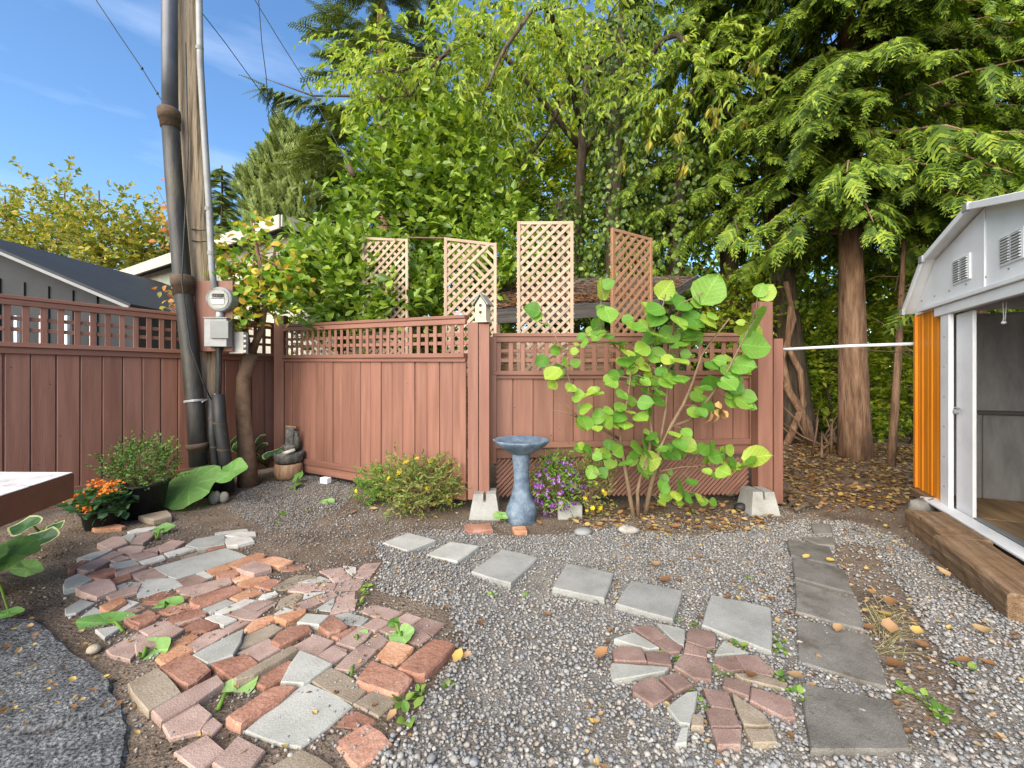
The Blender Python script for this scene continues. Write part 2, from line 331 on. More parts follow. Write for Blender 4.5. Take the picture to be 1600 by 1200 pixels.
PM = dict(p=m_pp, m=m_pm, o=m_po, r=m_pr, g=m_pg, t=m_pt, w=m_pw, s=m_ps, k=m_pk)
m_asph = mat('old_asphalt', [(0.045, 0.047, 0.05), (0.085, 0.088, 0.092), (0.14, 0.145, 0.15)], 12, 0.95, 1.0, 90, speck=(70, 0.25, 2.3), bdist=0.015)
# foliage
m_laurel = leafmat('laurel_leaf', [(0.05, 0.11, 0.014), (0.135, 0.235, 0.022), (0.235, 0.35, 0.035), (0.35, 0.45, 0.07)], 0.35, 0.33, 0.5)
m_cherry = leafmat('cherry_leaf', [(0.09, 0.16, 0.02), (0.19, 0.29, 0.03), (0.30, 0.40, 0.05), (0.44, 0.49, 0.085)], 0.42, 0.5, 0.35)
m_cedar = leafmat('cedar_spray', [(0.022, 0.048, 0.008), (0.065, 0.12, 0.012), (0.15, 0.225, 0.02), (0.27, 0.335, 0.035)], 0.25, 0.6, 0.25)
m_fir = leafmat('fir_spray', [(0.055, 0.085, 0.025), (0.115, 0.16, 0.04), (0.19, 0.24, 0.06)], 0.2, 0.6, 0.25)
m_cyp = leafmat('cypress_spray', [(0.09, 0.135, 0.04), (0.18, 0.24, 0.065), (0.27, 0.33, 0.10)], 0.22, 0.65, 0.2)
m_ivy = leafmat('ivy_leaf', [(0.02, 0.05, 0.010), (0.05, 0.105, 0.014), (0.11, 0.18, 0.026), (0.22, 0.29, 0.055)], 0.25, 0.38, 0.45)
m_back = leafmat('woodland_leaf_sunlit', [(0.09, 0.17, 0.018), (0.21, 0.31, 0.026), (0.36, 0.43, 0.04), (0.54, 0.53, 0.07)], 0.45, 0.6, 0.2)  # raised yellows put sunlight into the leaf colour
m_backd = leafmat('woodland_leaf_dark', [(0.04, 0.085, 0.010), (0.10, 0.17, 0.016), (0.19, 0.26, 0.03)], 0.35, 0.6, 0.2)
m_alder = leafmat('alder_leaf', [(0.09, 0.14, 0.025), (0.17, 0.22, 0.04), (0.26, 0.28, 0.05), (0.38, 0.34, 0.06), (0.44, 0.34, 0.07)], 0.35, 0.6, 0.2)
m_larch = leafmat('larch_leaf', [(0.10, 0.14, 0.03), (0.22, 0.22, 0.035), (0.36, 0.30, 0.04)], 0.35, 0.6, 0.2)
m_maple = leafmat('turning_leaf', [(0.08, 0.20, 0.025), (0.14, 0.29, 0.035), (0.21, 0.37, 0.045), (0.32, 0.44, 0.06), (0.52, 0.46, 0.07), (0.52, 0.26, 0.06)], 0.4, 0.5, 0.3)
m_big = leafmat('shrub_leaf', [(0.085, 0.22, 0.03), (0.125, 0.285, 0.04), (0.18, 0.35, 0.05), (0.25, 0.41, 0.06), (0.34, 0.44, 0.065)], 0.38, 0.45, 0.35, True, True)
m_butter = leafmat('butterbur_leaf', [(0.12, 0.27, 0.06), (0.18, 0.35, 0.095), (0.26, 0.42, 0.14)], 0.3, 0.5, 0.3, 'radial', True)
m_box = leafmat('boxwood_leaf', [(0.025, 0.07, 0.012), (0.07, 0.15, 0.025), (0.17, 0.26, 0.05)], 0.25, 0.4, 0.4)
m_weed = leafmat('weed_leaf', [(0.07, 0.17, 0.025), (0.14, 0.27, 0.04), (0.24, 0.36, 0.07)], 0.35, 0.5, 0.3)
m_straw = leafmat('straggly_leaf', [(0.07, 0.14, 0.03), (0.15, 0.22, 0.05), (0.26, 0.27, 0.08), (0.30, 0.24, 0.09)], 0.3, 0.6, 0.2)
m_dead = leafmat('dead_leaf', [(0.10, 0.055, 0.03), (0.19, 0.10, 0.045), (0.28, 0.16, 0.07), (0.36, 0.25, 0.13), (0.42, 0.30, 0.08)], 0.2, 0.7, 0.2)
m_needle = leafmat('fallen_needle', [(0.10, 0.04, 0.02), (0.19, 0.085, 0.04), (0.26, 0.14, 0.07)], 0.1, 0.8, 0.1)
m_purple = leafmat('purple_petal', [(0.085, 0.015, 0.16), (0.17, 0.03, 0.26), (0.30, 0.13, 0.42), (0.50, 0.36, 0.58)], 0.3, 0.6, 0.2)
m_yellow = leafmat('yellow_petal', [(0.62, 0.42, 0.02), (0.72, 0.56, 0.04)], 0.3, 0.6, 0.2)
m_oran = leafmat('orange_petal', [(0.52, 0.10, 0.015), (0.66, 0.19, 0.02), (0.66, 0.30, 0.05)], 0.3, 0.6, 0.2)
m_hosta = leafmat('hosta_leaf', [(0.03, 0.09, 0.03), (0.05, 0.13, 0.04)], 0.25, 0.45, 0.4, False, True)
m_hostaedge = leafmat('hosta_margin', [(0.42, 0.46, 0.20), (0.52, 0.54, 0.26)], 0.3, 0.5, 0.3, False, True)
# pebbles: colour per pebble
def pebmat(name='pebbles', cols=None):
    m = bpy.data.materials.new(name); m.use_nodes = True; nt = m.node_tree; N, L = nt.nodes, nt.links
    b = N['Principled BSDF']; b.inputs['Roughness'].default_value = 0.92; b.inputs['Specular IOR Level'].default_value = 0.1
    g = N.new('ShaderNodeNewGeometry')
    r = ramp(nt, cols or [(0.0, 0.15, 0.152, 0.158), (0.15, 0.195, 0.197, 0.202), (0.35, 0.24, 0.238, 0.235), (0.5, 0.28, 0.26, 0.233), (0.62, 0.215, 0.222, 0.234), (0.75, 0.30, 0.287, 0.265), (0.86, 0.265, 0.22, 0.18), (0.95, 0.33, 0.318, 0.295), (1.0, 0.39, 0.375, 0.35)])
    L.new(g.outputs['Random Per Island'], r.inputs['Fac'])
    t = N.new('ShaderNodeTexCoord'); n = N.new('ShaderNodeTexNoise'); n.inputs['Scale'].default_value = 140; n.inputs['Detail'].default_value = 4; L.new(t.outputs['Object'], n.inputs['Vector'])
    mr = N.new('ShaderNodeMapRange'); mr.inputs[1].default_value = 0.3; mr.inputs[2].default_value = 0.7; mr.inputs[3].default_value = 0.72; mr.inputs[4].default_value = 1.22; L.new(n.outputs['Fac'], mr.inputs[0])
    mm = N.new('ShaderNodeVectorMath'); mm.operation = 'SCALE'; L.new(r.outputs['Color'], mm.inputs[0]); L.new(mr.outputs[0], mm.inputs['Scale']); L.new(mm.outputs[0], b.inputs['Base Color'])
    return m
m_peb = pebmat()
m_crumb = pebmat('soil_crumb', [(0.0, 0.05, 0.035, 0.025), (0.4, 0.12, 0.09, 0.065), (0.7, 0.20, 0.155, 0.115), (0.88, 0.30, 0.26, 0.21), (1.0, 0.50, 0.46, 0.40)])
m_fines = mat('gravel_fines', [(0.12, 0.105, 0.088), (0.185, 0.168, 0.146), (0.24, 0.222, 0.198)], 6, 0.95, 1.0, 120, speck=(160, 0.5, 1.6), bdist=0.012, detail=9)
m_soil = mat('soil', [(0.075, 0.054, 0.039), (0.13, 0.098, 0.073), (0.195, 0.152, 0.115)], 2.2, 0.95, 1.0, 55, speck=(120, 0.5, 1.7), bdist=0.02, detail=9, dirt=((0.19, 0.165, 0.135), 70, 0.6, 0.8))
# ------------------------------------------------------------------ ground
def PATM(x, y):
    c = G(390, 985); d = G(640, 1000) - c
    r = np.sqrt(((x - c.x) / 1.05) ** 2 + ((y - c.y) / 0.95) ** 2); r2 = np.sqrt(((x + 1.7) / 0.8) ** 2 + ((y - 2.75) / 0.7) ** 2)
    return np.clip((1.25 - np.minimum(r, r2)) / 0.3, 0, 1)
def gz(x, y):
    x = np.asarray(x, float); y = np.asarray(y, float)
    n = (np.sin(x * 3.1 + y * 1.7) + np.sin(x * 1.3 - y * 4.1 + 1) + np.sin(x * 7.3 + y * 5.9 + 2) * 0.6 + np.sin(x * 13.1 - y * 11.7) * 0.35 + np.sin(x*23+y*19)*0.2)
    back = np.clip((y - 5.2) / 6.0, 0, 1)
    side = np.clip((x - 2.6) / 1.2, 0, 1) * np.clip((y - 3.9) / 1.0, 0, 1)
    bed = 0.0255 * PATM(x, y) if 'PATM' in globals() else 0.0
    return bed - 0.012 + n * (0.005 + 0.03 * back) + 0.10 * side * np.clip((y - 4.5) / 3, 0, 1) + 0.25 * back
def gz1(x, y): return float(gz(x, y))
xs = np.concatenate([[-250, -90, -40, -20], np.arange(-9, 10.01, 0.09), [14, 22, 45, 100, 250]])
ys = np.concatenate([[-60, -20, -6], np.arange(-1.5, 12.01, 0.09), [14, 18, 26, 45, 100, 250, 500]])
XX, YY = np.meshgrid(xs, ys); ZZ = gz(XX, YY)
Vg = np.stack([XX, YY, ZZ], -1).reshape(-1, 3); nx = len(xs); ny = len(ys)
ii = (np.arange(ny - 1)[:, None] * nx + np.arange(nx - 1)[None]).ravel()
o = obj('ground', np_mesh('ground', Vg, np.stack([ii, ii + 1, ii + nx + 1, ii + nx], 1), True), m_soil); tag(o, kind='structure')

def inside(poly, x, y):
    x = np.asarray(x); y = np.asarray(y); r = np.zeros(x.shape, bool); n = len(poly)
    for i in range(n):
        x1, y1 = poly[i]; x2, y2 = poly[(i + 1) % n]
        c = ((y1 > y) != (y2 > y)) & (x < (x2 - x1) * (y - y1) / ((y2 - y1) or 1e-9) + x1); r ^= c
    return r
def gp(poly): return [tuple(G(px, py)[:2]) for px, py in poly]
GRAVEL = gp([(592, 850), (640, 826), (720, 826), (800, 836), (900, 834), (960, 822), (1080, 838), (1180, 822), (1250, 812), (1330, 815), (1400, 835), (1470, 890), (1700, 1040), (1900, 1230), (560, 1230), (640, 1120), (715, 1020), (700, 960), (590, 930), (575, 885)])
GRAVEL2 = gp([(372, 770), (420, 752), (500, 742), (555, 756), (545, 786), (470, 828), (420, 828), (385, 812), (352, 792)])
FINE = gp([(420, 790), (560, 780), (640, 815), (1250, 790), (1300, 800), (1200, 830), (700, 840), (600, 900), (480, 870), (400, 850)])
PATIO = gp([(110, 900), (250, 815), (400, 822), (390, 862), (470, 880), (600, 880), (570, 940), (700, 985), (720, 1010), (560, 1210), (200, 1160), (190, 1060), (130, 960)])

gx_ = np.arange(-1.4, 5.2, 0.05); gy_ = np.arange(1.0, 4.4, 0.05); GX, GY = np.meshgrid(gx_, gy_); GX = GX + 0.012 * np.sin(GY * 31); cc_ = inside(GRAVEL, GX, GY) & ~inside(PATIO, GX, GY) & ~inside(gp([(1300, 850), (1360, 850), (1420, 940), (1470, 1020), (1510, 1133), (1410, 1133), (1365, 1010), (1330, 920)]), GX, GY)
q_ = cc_[:-1, :-1] & cc_[1:, :-1] & cc_[:-1, 1:] & cc_[1:, 1:]; i_ = (np.arange(len(gy_) - 1)[:, None] * len(gx_) + np.arange(len(gx_) - 1)[None])[q_]
tag(obj('gravel_bed', np_mesh('bed', np.stack([GX, GY, gz(GX, GY) + 0.004], -1).reshape(-1, 3), np.stack([i_, i_ + 1, i_ + len(gx_) + 1, i_ + len(gx_)], 1), True), m_fines), kind='structure')
def ico(sub):
    bm = bmesh.new(); bmesh.ops.create_icosphere(bm, subdivisions=sub, radius=1)
    V = np.array([v.co[:] for v in bm.verts]); Fc = np.array([[v.index for v in f.verts] for f in bm.faces]); bm.free(); return V, Fc
OCTA = (np.array([(1, 0, 0), (0, 1, 0), (-1, 0, 0), (0, -1, 0), (0, 0, 1), (0, 0, -1)], float), np.array([(0, 1, 4), (1, 2, 4), (2, 3, 4), (3, 0, 4), (1, 0, 5), (2, 1, 5), (3, 2, 5), (0, 3, 5)]))
def pebbles(name, P3, rad, sub):
    V0, F0 = ico(sub) if sub else OCTA; out = []; n = len(P3); grp = rng.integers(0, 8, n)
    for k in range(8):
        Vp = V0.copy(); d = rdir(9)
        for q in d: Vp *= (1 + 0.10 * np.tanh(3 * (V0 @ q - 0.35)))[:, None]
        Vp *= np.array([1.0, rng.uniform(0.68, 0.95), rng.uniform(0.5, 0.75)])
        s = grp == k; c = int(s.sum())
        if not c: continue
        a = rng.uniform(0, 6.28, c); ax = np.stack([np.cos(a), np.sin(a), rng.normal(0, 0.22, c)], 1)
        nr = np.stack([rng.normal(0, 0.25, c), rng.normal(0, 0.25, c), np.ones(c)], 1)
        out.append(bake(Vp, F0, P3[s], ax, nr, rad[s]))
    V, Fs = join_bakes(out); return np_mesh(name, V, Fs, True)
N = 300000
px_ = rng.uniform(-3.6, 4.2, N); py_ = rng.uniform(1.15, 5.9, N)
patch = np.sin(px_ * 2.3 + 1.1) * np.sin(py_ * 2.9 + .5) + 0.6 * np.sin(px_ * 5.1 - py_ * 4.3)
soilpatch = inside(gp([(1300, 850), (1360, 850), (1420, 940), (1470, 1020), (1510, 1133), (1410, 1133), (1365, 1010), (1330, 920)]), px_, py_)
dens = np.where(inside(GRAVEL, px_, py_), np.where(soilpatch, 0.14, 0.92 - 0.35 * (patch > 1.05)), 0) + np.where(inside(GRAVEL2, px_, py_), 0.7, 0)
dens = np.where((dens == 0) & inside(FINE, px_, py_), 0.17 + 0.12 * patch, dens)
dens = np.where(inside(PATIO, px_, py_), 0.12, dens)
keep = rng.uniform(0, 1, N) < dens * np.where(py_ > 2.9, 0.62, np.where(py_ < 1.5, 0.75, 0.66))
px_, py_ = px_[keep], py_[keep]; n = len(px_)
fine = ~inside(GRAVEL, px_, py_)
rad = np.where(fine, rng.uniform(0.005, 0.012, n), np.clip(rng.lognormal(math.log(0.0095), 0.32, n), 0.005, 0.022))
pz = gz(px_, py_) + rad * 0.25 + rng.uniform(0, 0.012, n)
P3 = np.stack([px_, py_, pz], 1); near = py_ < 1.42; far = py_ > 2.5
g1 = obj('gravel', np_mesh('gravel', *[(lambda a: a)(x) for x in ([[0, 0, -9], [0.01, 0, -9], [0, 0.01, -9]], np.array([[0, 1, 2]]))]), m_peb) if False else None
Va = pebbles('gravel', P3[near], rad[near], 2); g1 = obj('gravel', Va, m_peb); tag(g1, 'loose grey and tan pebble gravel in the foreground', 'gravel', kind='stuff')
Vb = pebbles('gravel', P3[~near & ~far], rad[~near & ~far], 1); g2 = obj('gravel', Vb, m_peb); tag(g2, 'loose grey pebble gravel around the stepping stones', 'gravel', kind='stuff')
g3 = obj('gravel', pebbles('gravel', P3[far], rad[far] * 1.15, 0), m_peb); tag(g3, 'fine grey gravel spread further back towards the fence', 'gravel', kind='stuff')

nc = 26000; cx = rng.uniform(-4.2, 5.5, nc); cy = 1.3 + 4.6 * rng.beta(1, 1.6, nc); k_ = ~inside(GRAVEL, cx, cy); cx, cy = cx[k_], cy[k_]
cr_ = np.clip(rng.lognormal(math.log(0.0062), 0.5, len(cx)), 0.003, 0.022)
tag(obj('soil_crumbs', pebbles('crumbs', np.stack([cx, cy, gz(cx, cy) + cr_ * 0.2], 1), cr_, 0), m_crumb), 'crumbs of earth and grit on the bare soil', 'soil', kind='stuff')

# ------------------------------------------------------------------ paving pieces
VIEW = {0: (0, 0, 1), 1: (80, 800, 6.4), 2: (290, 800, 6.4), 3: (80, 960, 6.4), 4: (290, 960, 6.4), 5: (500, 870, 4.528), 6: (940, 940, 4.8485), 7: (1210, 800, 3.583)}
def slab(name, pts, m, parent, top, depth=0.06, cham=0.005, jit=0.0015, tilt=0.012, shrink=0.0, seg=0.05, grow=0.0):
    c = sum((Vector(p) for p in pts), Vector()) / len(pts)
    area = sum(pts[i].x * pts[(i + 1) % len(pts)].y - pts[(i + 1) % len(pts)].x * pts[i].y for i in range(len(pts)))
    if area < 0: pts = pts[::-1]
    ring = []
    for i, p in enumerate(pts):
        q = pts[(i + 1) % len(pts)]; k = max(1, min(4, int((q - p).length / seg)))
        for j in range(k):
            r = p.lerp(q, j / k); r = c + (r - c) * (1 - shrink) + (r - c).normalized() * grow
            # rounded corners and an uneven edge
            if j == 0: r = r.lerp(c, min(0.05, 0.006 / max((r - c).length, 0.02)))
            ring.append(Vector((r.x + random.uniform(-jit, jit), r.y + random.uniform(-jit, jit), 0)))
    n = len(ring); tx, ty = random.uniform(-tilt, tilt), random.uniform(-tilt, tilt)
    hz = lambda r, z: z + (r.x - c.x) * tx + (r.y - c.y) * ty
    V = []
    for r in ring: V.append(Vector((c.x + (r.x - c.x) * 1.0, c.y + (r.y - c.y) * 1.0, top - depth)))
    for r in ring: V.append(Vector((r.x, r.y, hz(r, top - cham * random.uniform(0.8, 1.6)))))
    for r in ring:
        d = Vector((c.x - r.x, c.y - r.y, 0)); ln = max(d.length, 1e-4); i2 = r + d / ln * min(cham * random.uniform(0.7, 1.5), ln * 0.3)
        V.append(Vector((i2.x, i2.y, hz(i2, top))))
    Fc = []
    for a in (0, n):
        for i in range(n):
            j = (i + 1) % n; Fc.append((a + i, a + j, a + n + j, a + n + i))
    Fc.append(tuple(range(2 * n, 3 * n)))
    V = [v - c for v in V]
    return pymesh(name, V, Fc, m, parent, False, Matrix.Translation(c))
BR = """1g135,770 155,670 270,615 405,670 290,735;1p+250,755 480,668 580,668 650,770 460,848;1r370,620 550,555 620,560 640,600 470,665;1r590,685 780,612 795,650 610,705
1o-605,730 720,683 875,690 670,770;1p560,830 700,765 895,718 850,800 600,870;1o+505,930 690,845 745,885 570,1000;1g860,855 930,680 1200,665 1310,735 1100,790
1p805,620 1020,560 1160,650 920,690;0g241,887.5 351,855.5 385,868 290,900 276,905;1p245,560 490,460 600,480 430,570 370,585;1p500,450 630,390 715,410 590,470
1g270,460 430,400 620,365 400,475;1r175,600 200,540 310,480 340,495 240,570;1p470,310 620,245 680,245 760,310 610,365;1g700,245 790,215 830,215 800,300
1p800,305 880,215 980,190 1030,205 980,265 920,310;1w770,190 850,165 1040,145 1050,160 960,185 780,207;1p670,370 780,335 930,345 900,390 790,420;1p780,430 950,395 1060,420 870,480
1p920,380 1090,330 1060,400;1p1090,340 1200,275 1340,290 1230,360 1100,400;1g590,520 820,475 870,510 650,565;1p600,480 700,430 780,455 650,500;1p650,600 850,530 940,540 760,610 660,640
1w880,490 1110,430 1130,460 940,515;1t-940,540 1340,440 1580,365 1600,385 1000,560;1w1140,410 1330,350 1430,365 1180,440;2g5,330 100,270 380,225 385,320 130,355;2g300,205 610,165 620,185 440,205 300,225
2w395,235 520,200 690,195 700,225 560,250;2w400,260 650,252 680,285 520,325 420,330;2r210,365 380,325 400,340 240,375;2o410,520 600,450 720,415 800,425 780,450 510,545;2o+725,475 880,438 1065,492 930,545
2p+510,560 690,485 845,530 850,560 690,610;2r945,575 1040,540 1195,545 1200,570 990,590;2o210,580 390,525 440,560 290,630;2w110,615 185,590 265,640 210,665;2r320,625 500,570 550,595 480,640 330,665
0m275,906 305,898 324,905.5 298,917 289,915;0p274,919 290,918 359,901.5 362,909 304,931 285,928;2o445,665 600,625 680,640 500,690;2o525,710 660,660 830,640 840,660 640,740 560,745;2r690,735 820,675 950,685 850,765
2t870,755 1100,640 1265,625 1270,650 980,785;2g1130,705 1340,645 1475,690;2p1350,600 1540,555 1600,600 1460,650;2p1460,655 1590,615 1640,650 1490,700;2p1030,780 1140,715 1340,710 1290,770 1180,800
2p1305,775 1370,712 1505,712 1470,785;2t905,960 960,865 1110,800 1165,835 1100,900;2w1190,860 1200,815 1400,790;2p1050,935 1290,850 1380,890 1180,985;2p1300,845 1470,795 1510,830 1390,890;2g1310,970 1490,850 1450,990
2r+45,890 140,840 480,730 570,765 140,940;2o450,850 660,755 770,795 530,885;2g150,950 360,860 480,905 260,1005;2w270,1010 600,870 700,880 370,1020;2w740,860 770,825 890,795 910,815 800,860;2p560,960 730,870 880,890 700,990
2p710,1000 900,900 910,910 770,1010;2p430,1025 560,965 760,1010 690,1075 600,1070;2w900,1010 990,955 1090,990 920,1045;2o+890,1035 1195,965 1190,1000 1010,1085;4o590,140 700,50 890,0 900,40 640,165;4g+1130,75 1215,-5 1425,5 1330,95
0p259,966 288,958 307,949 322,957 312,964 277,977;4w200,30 300,-5 500,50 380,105;4r0,120 160,35 345,95 200,165 20,165;4p370,150 540,65 635,75 440,180;4p15,310 200,190 330,150 430,180 110,360;4g+80,400 580,140 540,270 470,400 230,475
3o1050,430 1180,330 1330,310 1400,360 1250,420 1160,490;3r+1100,520 1380,395 1590,540 1370,690;3o1150,320 1400,190 1460,225 1290,300;4t525,345 600,210 870,95 965,140 800,240;4r+870,260 920,190 1050,125 1220,100 1250,150 940,300
4p525,385 830,245 945,340 740,450 620,380;4r250,490 590,400 720,480 480,630 370,560;4t+500,630 1050,310 1120,345 700,590 520,650;4r650,650 1020,460 1060,480 970,620 800,710;4g+965,665 1140,365 1450,490 1240,635 1180,670
4p1085,315 1290,205 1470,270 1310,405;4p1315,410 1480,315 1600,355 1600,390 1460,490;0t485,1062 518,1044 573,1075 552,1098 500,1071;0g385,1140 479,1068 549,1103 470,1165;4r+420,1020 880,720 1090,715 1000,790 560,1090
0p+239.5,1109 338,1055 348,1067 254,1125;3t+780,690 1060,540 1290,770 980,950;0p255,1129 305,1096 328,1116 312,1140 268,1150;0p316,1137 332,1122 343,1132 330,1148;3p565,350 850,185 940,215 930,260 790,450 610,400;3p850,285 1200,105 1320,150 1160,250 860,400
3p890,155 1140,55 1200,95 980,200;3r1150,45 1450,-50 1540,0 1250,105;3g450,150 680,110 690,125 540,225;3r730,40 870,0 1100,0 870,130;5p0,100 150,75 180,110 75,140;5p75,150 190,115 220,150 110,180;5w165,60 250,75 255,110 235,135
5p260,105 310,50 430,40 390,90;5p245,140 280,105 385,95 350,150;5p90,250 140,180 290,155 290,205 260,235;5p115,305 140,260 245,245 240,295;5p70,400 120,310 265,300 240,365;5g100,415 200,395 340,435 290,485 190,470
5p285,385 380,340 580,390 490,440;5r+0,485 80,415 185,485 70,530;5p300,490 395,430 485,460 390,515;5p540,440 610,400 710,430 640,475;5m665,490 740,430 880,470 800,550;5m425,515 520,470 660,480 780,560 700,620 620,590
5o400,710 490,590 660,640 545,755;5r+560,780 800,575 950,615 740,830;5r+265,870 370,730 650,850 550,970;5p125,600 270,495 380,510 250,640;5p315,620 410,540 480,590 410,655;5p110,780 290,625 400,660 230,800;5p0,690 90,630 185,680 80,745
5r90,565 240,490 260,500 130,580;5t245,1035 390,940 540,1010 410,1120;5r120,1190 230,1085 390,1160 330,1220;1g150,960 290,870 420,910 250,1010 150,1020;1g310,1040 430,950 545,1040 440,1088 340,1088;3g310,40 430,-50 540,20 440,80
1w590,1020 760,880 870,905 700,1000;1p600,1030 880,940 930,960 760,1040;1r880,880 1100,790 1230,800 1040,890;1r880,905 1130,840 1410,835 1290,890 1060,920;1r800,1088 960,980 1040,1000 1030,1060 900,1110;1r1080,990 1300,900 1420,945 1180,1010
0p335,1190 372,1150 412,1172 380,1215;0t420,1200 470,1172 520,1200 470,1235;0r525,1160 575,1130 610,1160 560,1195;0p275,1175 322,1150 350,1172 310,1200;1o350,120 450,170 700,150 740,130 640,120"""
patio = setting('brick_patio', G(400, 980)); BRICKS = []
for item in BR.replace('\n', ';').split(';'):
    vw = VIEW[int(item[0])]; cc = item[1]; rest = item[2:]; top = 0.026 + random.uniform(-0.004, 0.006)
    if rest[0] == '+': top += 0.016; rest = rest[1:]
    elif rest[0] == '-': top -= 0.018; rest = rest[1:]
    pts = []
    for s in rest.split():
        a, b = map(float, s.split(',')); pts.append(G(vw[0] + a / vw[2], vw[1] + b / vw[2], top))
    pts = [Vector((p.x, p.y, 0)) for p in pts]
    nm = 'paving_slab' if cc in 'gw' else 'brick'
    rough = cc in 'or'
    b = slab(nm, pts, PM[cc], patio, top, 0.07, 0.007 if rough else 0.004, 0.003 if rough else 0.0012, 0.04 if rough else 0.022, 0.0, 0.03 if rough else 0.07, 0.0115)
    BRICKS.append(b)
RP = """6m235,190 390,175 490,265 390,300;6m395,305 500,275 615,335 590,375 500,380;6g90,275 245,230 435,350 370,360;6g420,160 630,205 620,330 580,320;6m80,360 140,330 305,345 345,450 100,440;6m335,375 510,385 530,480 350,455
6g70,460 510,500 480,525 80,585;6m235,630 385,560 540,690 390,780 240,680;6m445,570 570,530 690,625 560,680;6m665,195 830,220 865,260 860,340 800,350 640,300;6m640,310 800,355 790,420 620,390;6m545,480 600,400 780,430 835,490 830,590 700,575
6g855,400 920,300 1110,385;6m850,430 1000,405 1085,510 970,525 860,470;6m1005,405 1180,405 1310,520 1290,560 1090,520;6t1010,540 1150,535 1410,620 1390,660 1050,570;6m930,560 1120,620 1115,715 920,640;6m1130,640 1440,740 1465,870 1400,880 1120,740
6t990,690 1060,740 1230,850 1290,930 1080,930;6m770,650 960,680 1010,820 830,790;6m790,800 1000,825 1060,940 830,940;6g500,800 650,680 730,670 670,930 590,920;6t690,850 770,860 770,940 680,940;6g600,960 660,945 640,1060 560,1080;6m840,960 1060,960 1050,1080 880,1080;6t1090,960 1300,960 1330,1060 1150,1070"""
rpatio = setting('round_paver_patio', G(1110, 1050))
for item in RP.replace('\n', ';').split(';'):
    vw = VIEW[int(item[0])]; cc = item[1]; top = 0.019 + random.uniform(-0.003, 0.003)
    pts = [G(vw[0] + float(s.split(',')[0]) / vw[2], vw[1] + float(s.split(',')[1]) / vw[2], top) for s in item[2:].split()]
    slab('paver', [Vector((p.x, p.y, 0)) for p in pts], PM[cc], rpatio, top, 0.06, 0.004, 0.0012, 0.02, 0.0, 0.05, 0.005)
path = setting('stepping_stone_path', G(900, 900))
for q in [[(597, 848), (638, 832), (682, 843), (636, 860)], [(665, 866), (703, 846), (750, 853), (715, 877)], [(735, 893), (785, 857), (842, 870), (798, 912)], [(862, 917), (885, 880), (960, 896), (945, 935)], [(960, 943), (985, 906), (1068, 922), (1052, 968)], [(1095, 975), (1110, 928), (1205, 950), (1207, 1018)]]:
    top = 0.022 + random.uniform(-0.003, 0.006)
    slab('stepping_stone', [Vector((*G(*p, top)[:2], 0)) for p in q], m_pg if q[0][0] < 680 else m_pk, path, top, 0.05, 0.006, 0.0012, 0.018, 0, 0.12)
spath = setting('slab_path', G(1300, 940))
for q in ["70,150 310,195 355,300 90,240", "100,250 385,315 450,455 110,365", "115,385 465,480 510,660 115,560", "120,590 540,690 640,985 130,835", "145,950 660,1060 770,1330 200,1330", "140,135 330,140 345,190 240,180", "200,60 310,65 325,120 220,115"]:
    top = 0.019 + random.uniform(-0.003, 0.004)
    pts = [G(1210 + float(s.split(',')[0]) / 3.583, 800 + float(s.split(',')[1]) / 3.583, top) for s in q.split()]
    slab('path_slab', [Vector((p.x, p.y, 0)) for p in pts], m_ps, spath, top, 0.05, 0.007, 0.003, 0.015, 0, 0.08)
pad = setting('asphalt_pad', G(60, 1060))
def padpiece(poly, top): slab('asphalt_slab', [Vector((*G(*p, top)[:2], 0)) for p in poly], m_asph, pad, top, 0.08, 0.012, 0.008, 0.004, 0, 0.05)
padpiece([(-260, 975), (-60, 962), (40, 964), (70, 972), (100, 1002), (128, 1030), (160, 1052), (175, 1080), (188, 1100), (150, 1116), (90, 1133), (-340, 1190)], 0.030)
padpiece([(-350, 1196), (92, 1138), (152, 1121), (196, 1107), (205, 1150), (190, 1230), (-400, 1300)], 0.026)

# loose bricks and stones lying about, one object each
def loose(name, q, m, top, label, cat, group=None):
    b = slab(name, [Vector((*G(*p, top)[:2], 0)) for p in q], m, None, top, 0.05, 0.007, 0.003, 0.04, 0, 0.04); tag(b, label, cat, group)
loose('loose_brick', [(724, 819), (766, 818), (772, 827), (730, 829)], m_pr, 0.02, 'half buried red brick in front of the cut concrete pier', 'brick')
loose('loose_brick', [(800, 822), (822, 821), (824, 829), (803, 830)], m_po, 0.018, 'small broken orange brick piece in front of the birdbath', 'brick')
loose('paving_slab', [(160, 920), (205, 908), (232, 910), (170, 928)], m_pg, 0.015, 'flat grey stone half sunk in soil left of the brick patio', 'stone')
loose('flat_stone', [(215, 805), (262, 797), (270, 806), (240, 812)], m_pt, 0.05, 'flat tan stone beside the boxwood pot', 'stone')
def rock(label, px, py, sx, sy, sz, m=m_rock, cat='rock', name='rock', z=0.0, group=None, jit=0.10):
    c = G(px, py); c.y += sy * 0.5; zz = gz1(c.x, c.y) + sz * 0.55 + z
    V, Fc = sphere((0, 0, 0), sx / 2, sy / 2, sz / 2 * 1.2, 12, 8, jit)
    a = random.uniform(-0.3, 0.3)
    o = pymesh(name, V, Fc, m, None, True, Matrix.Translation((c.x, c.y, zz)) @ Matrix.Rotation(a, 4, 'Z')); tag(o, label, cat, group); return o
m_greystone = mat('smooth_grey_stone', [(0.17, 0.175, 0.18), (0.24, 0.245, 0.25)], 5, 0.7, 0.2, 60)
rock('smooth flat oval grey stone on gravel right of the purple flowers', 913, 840, 0.15, 0.12, 0.05, m_greystone, jit=0.02)
rock('angular grey rock on the gravel in front of the big leaf shrub', 984, 836, 0.17, 0.11, 0.06, m_rock, jit=0.18)
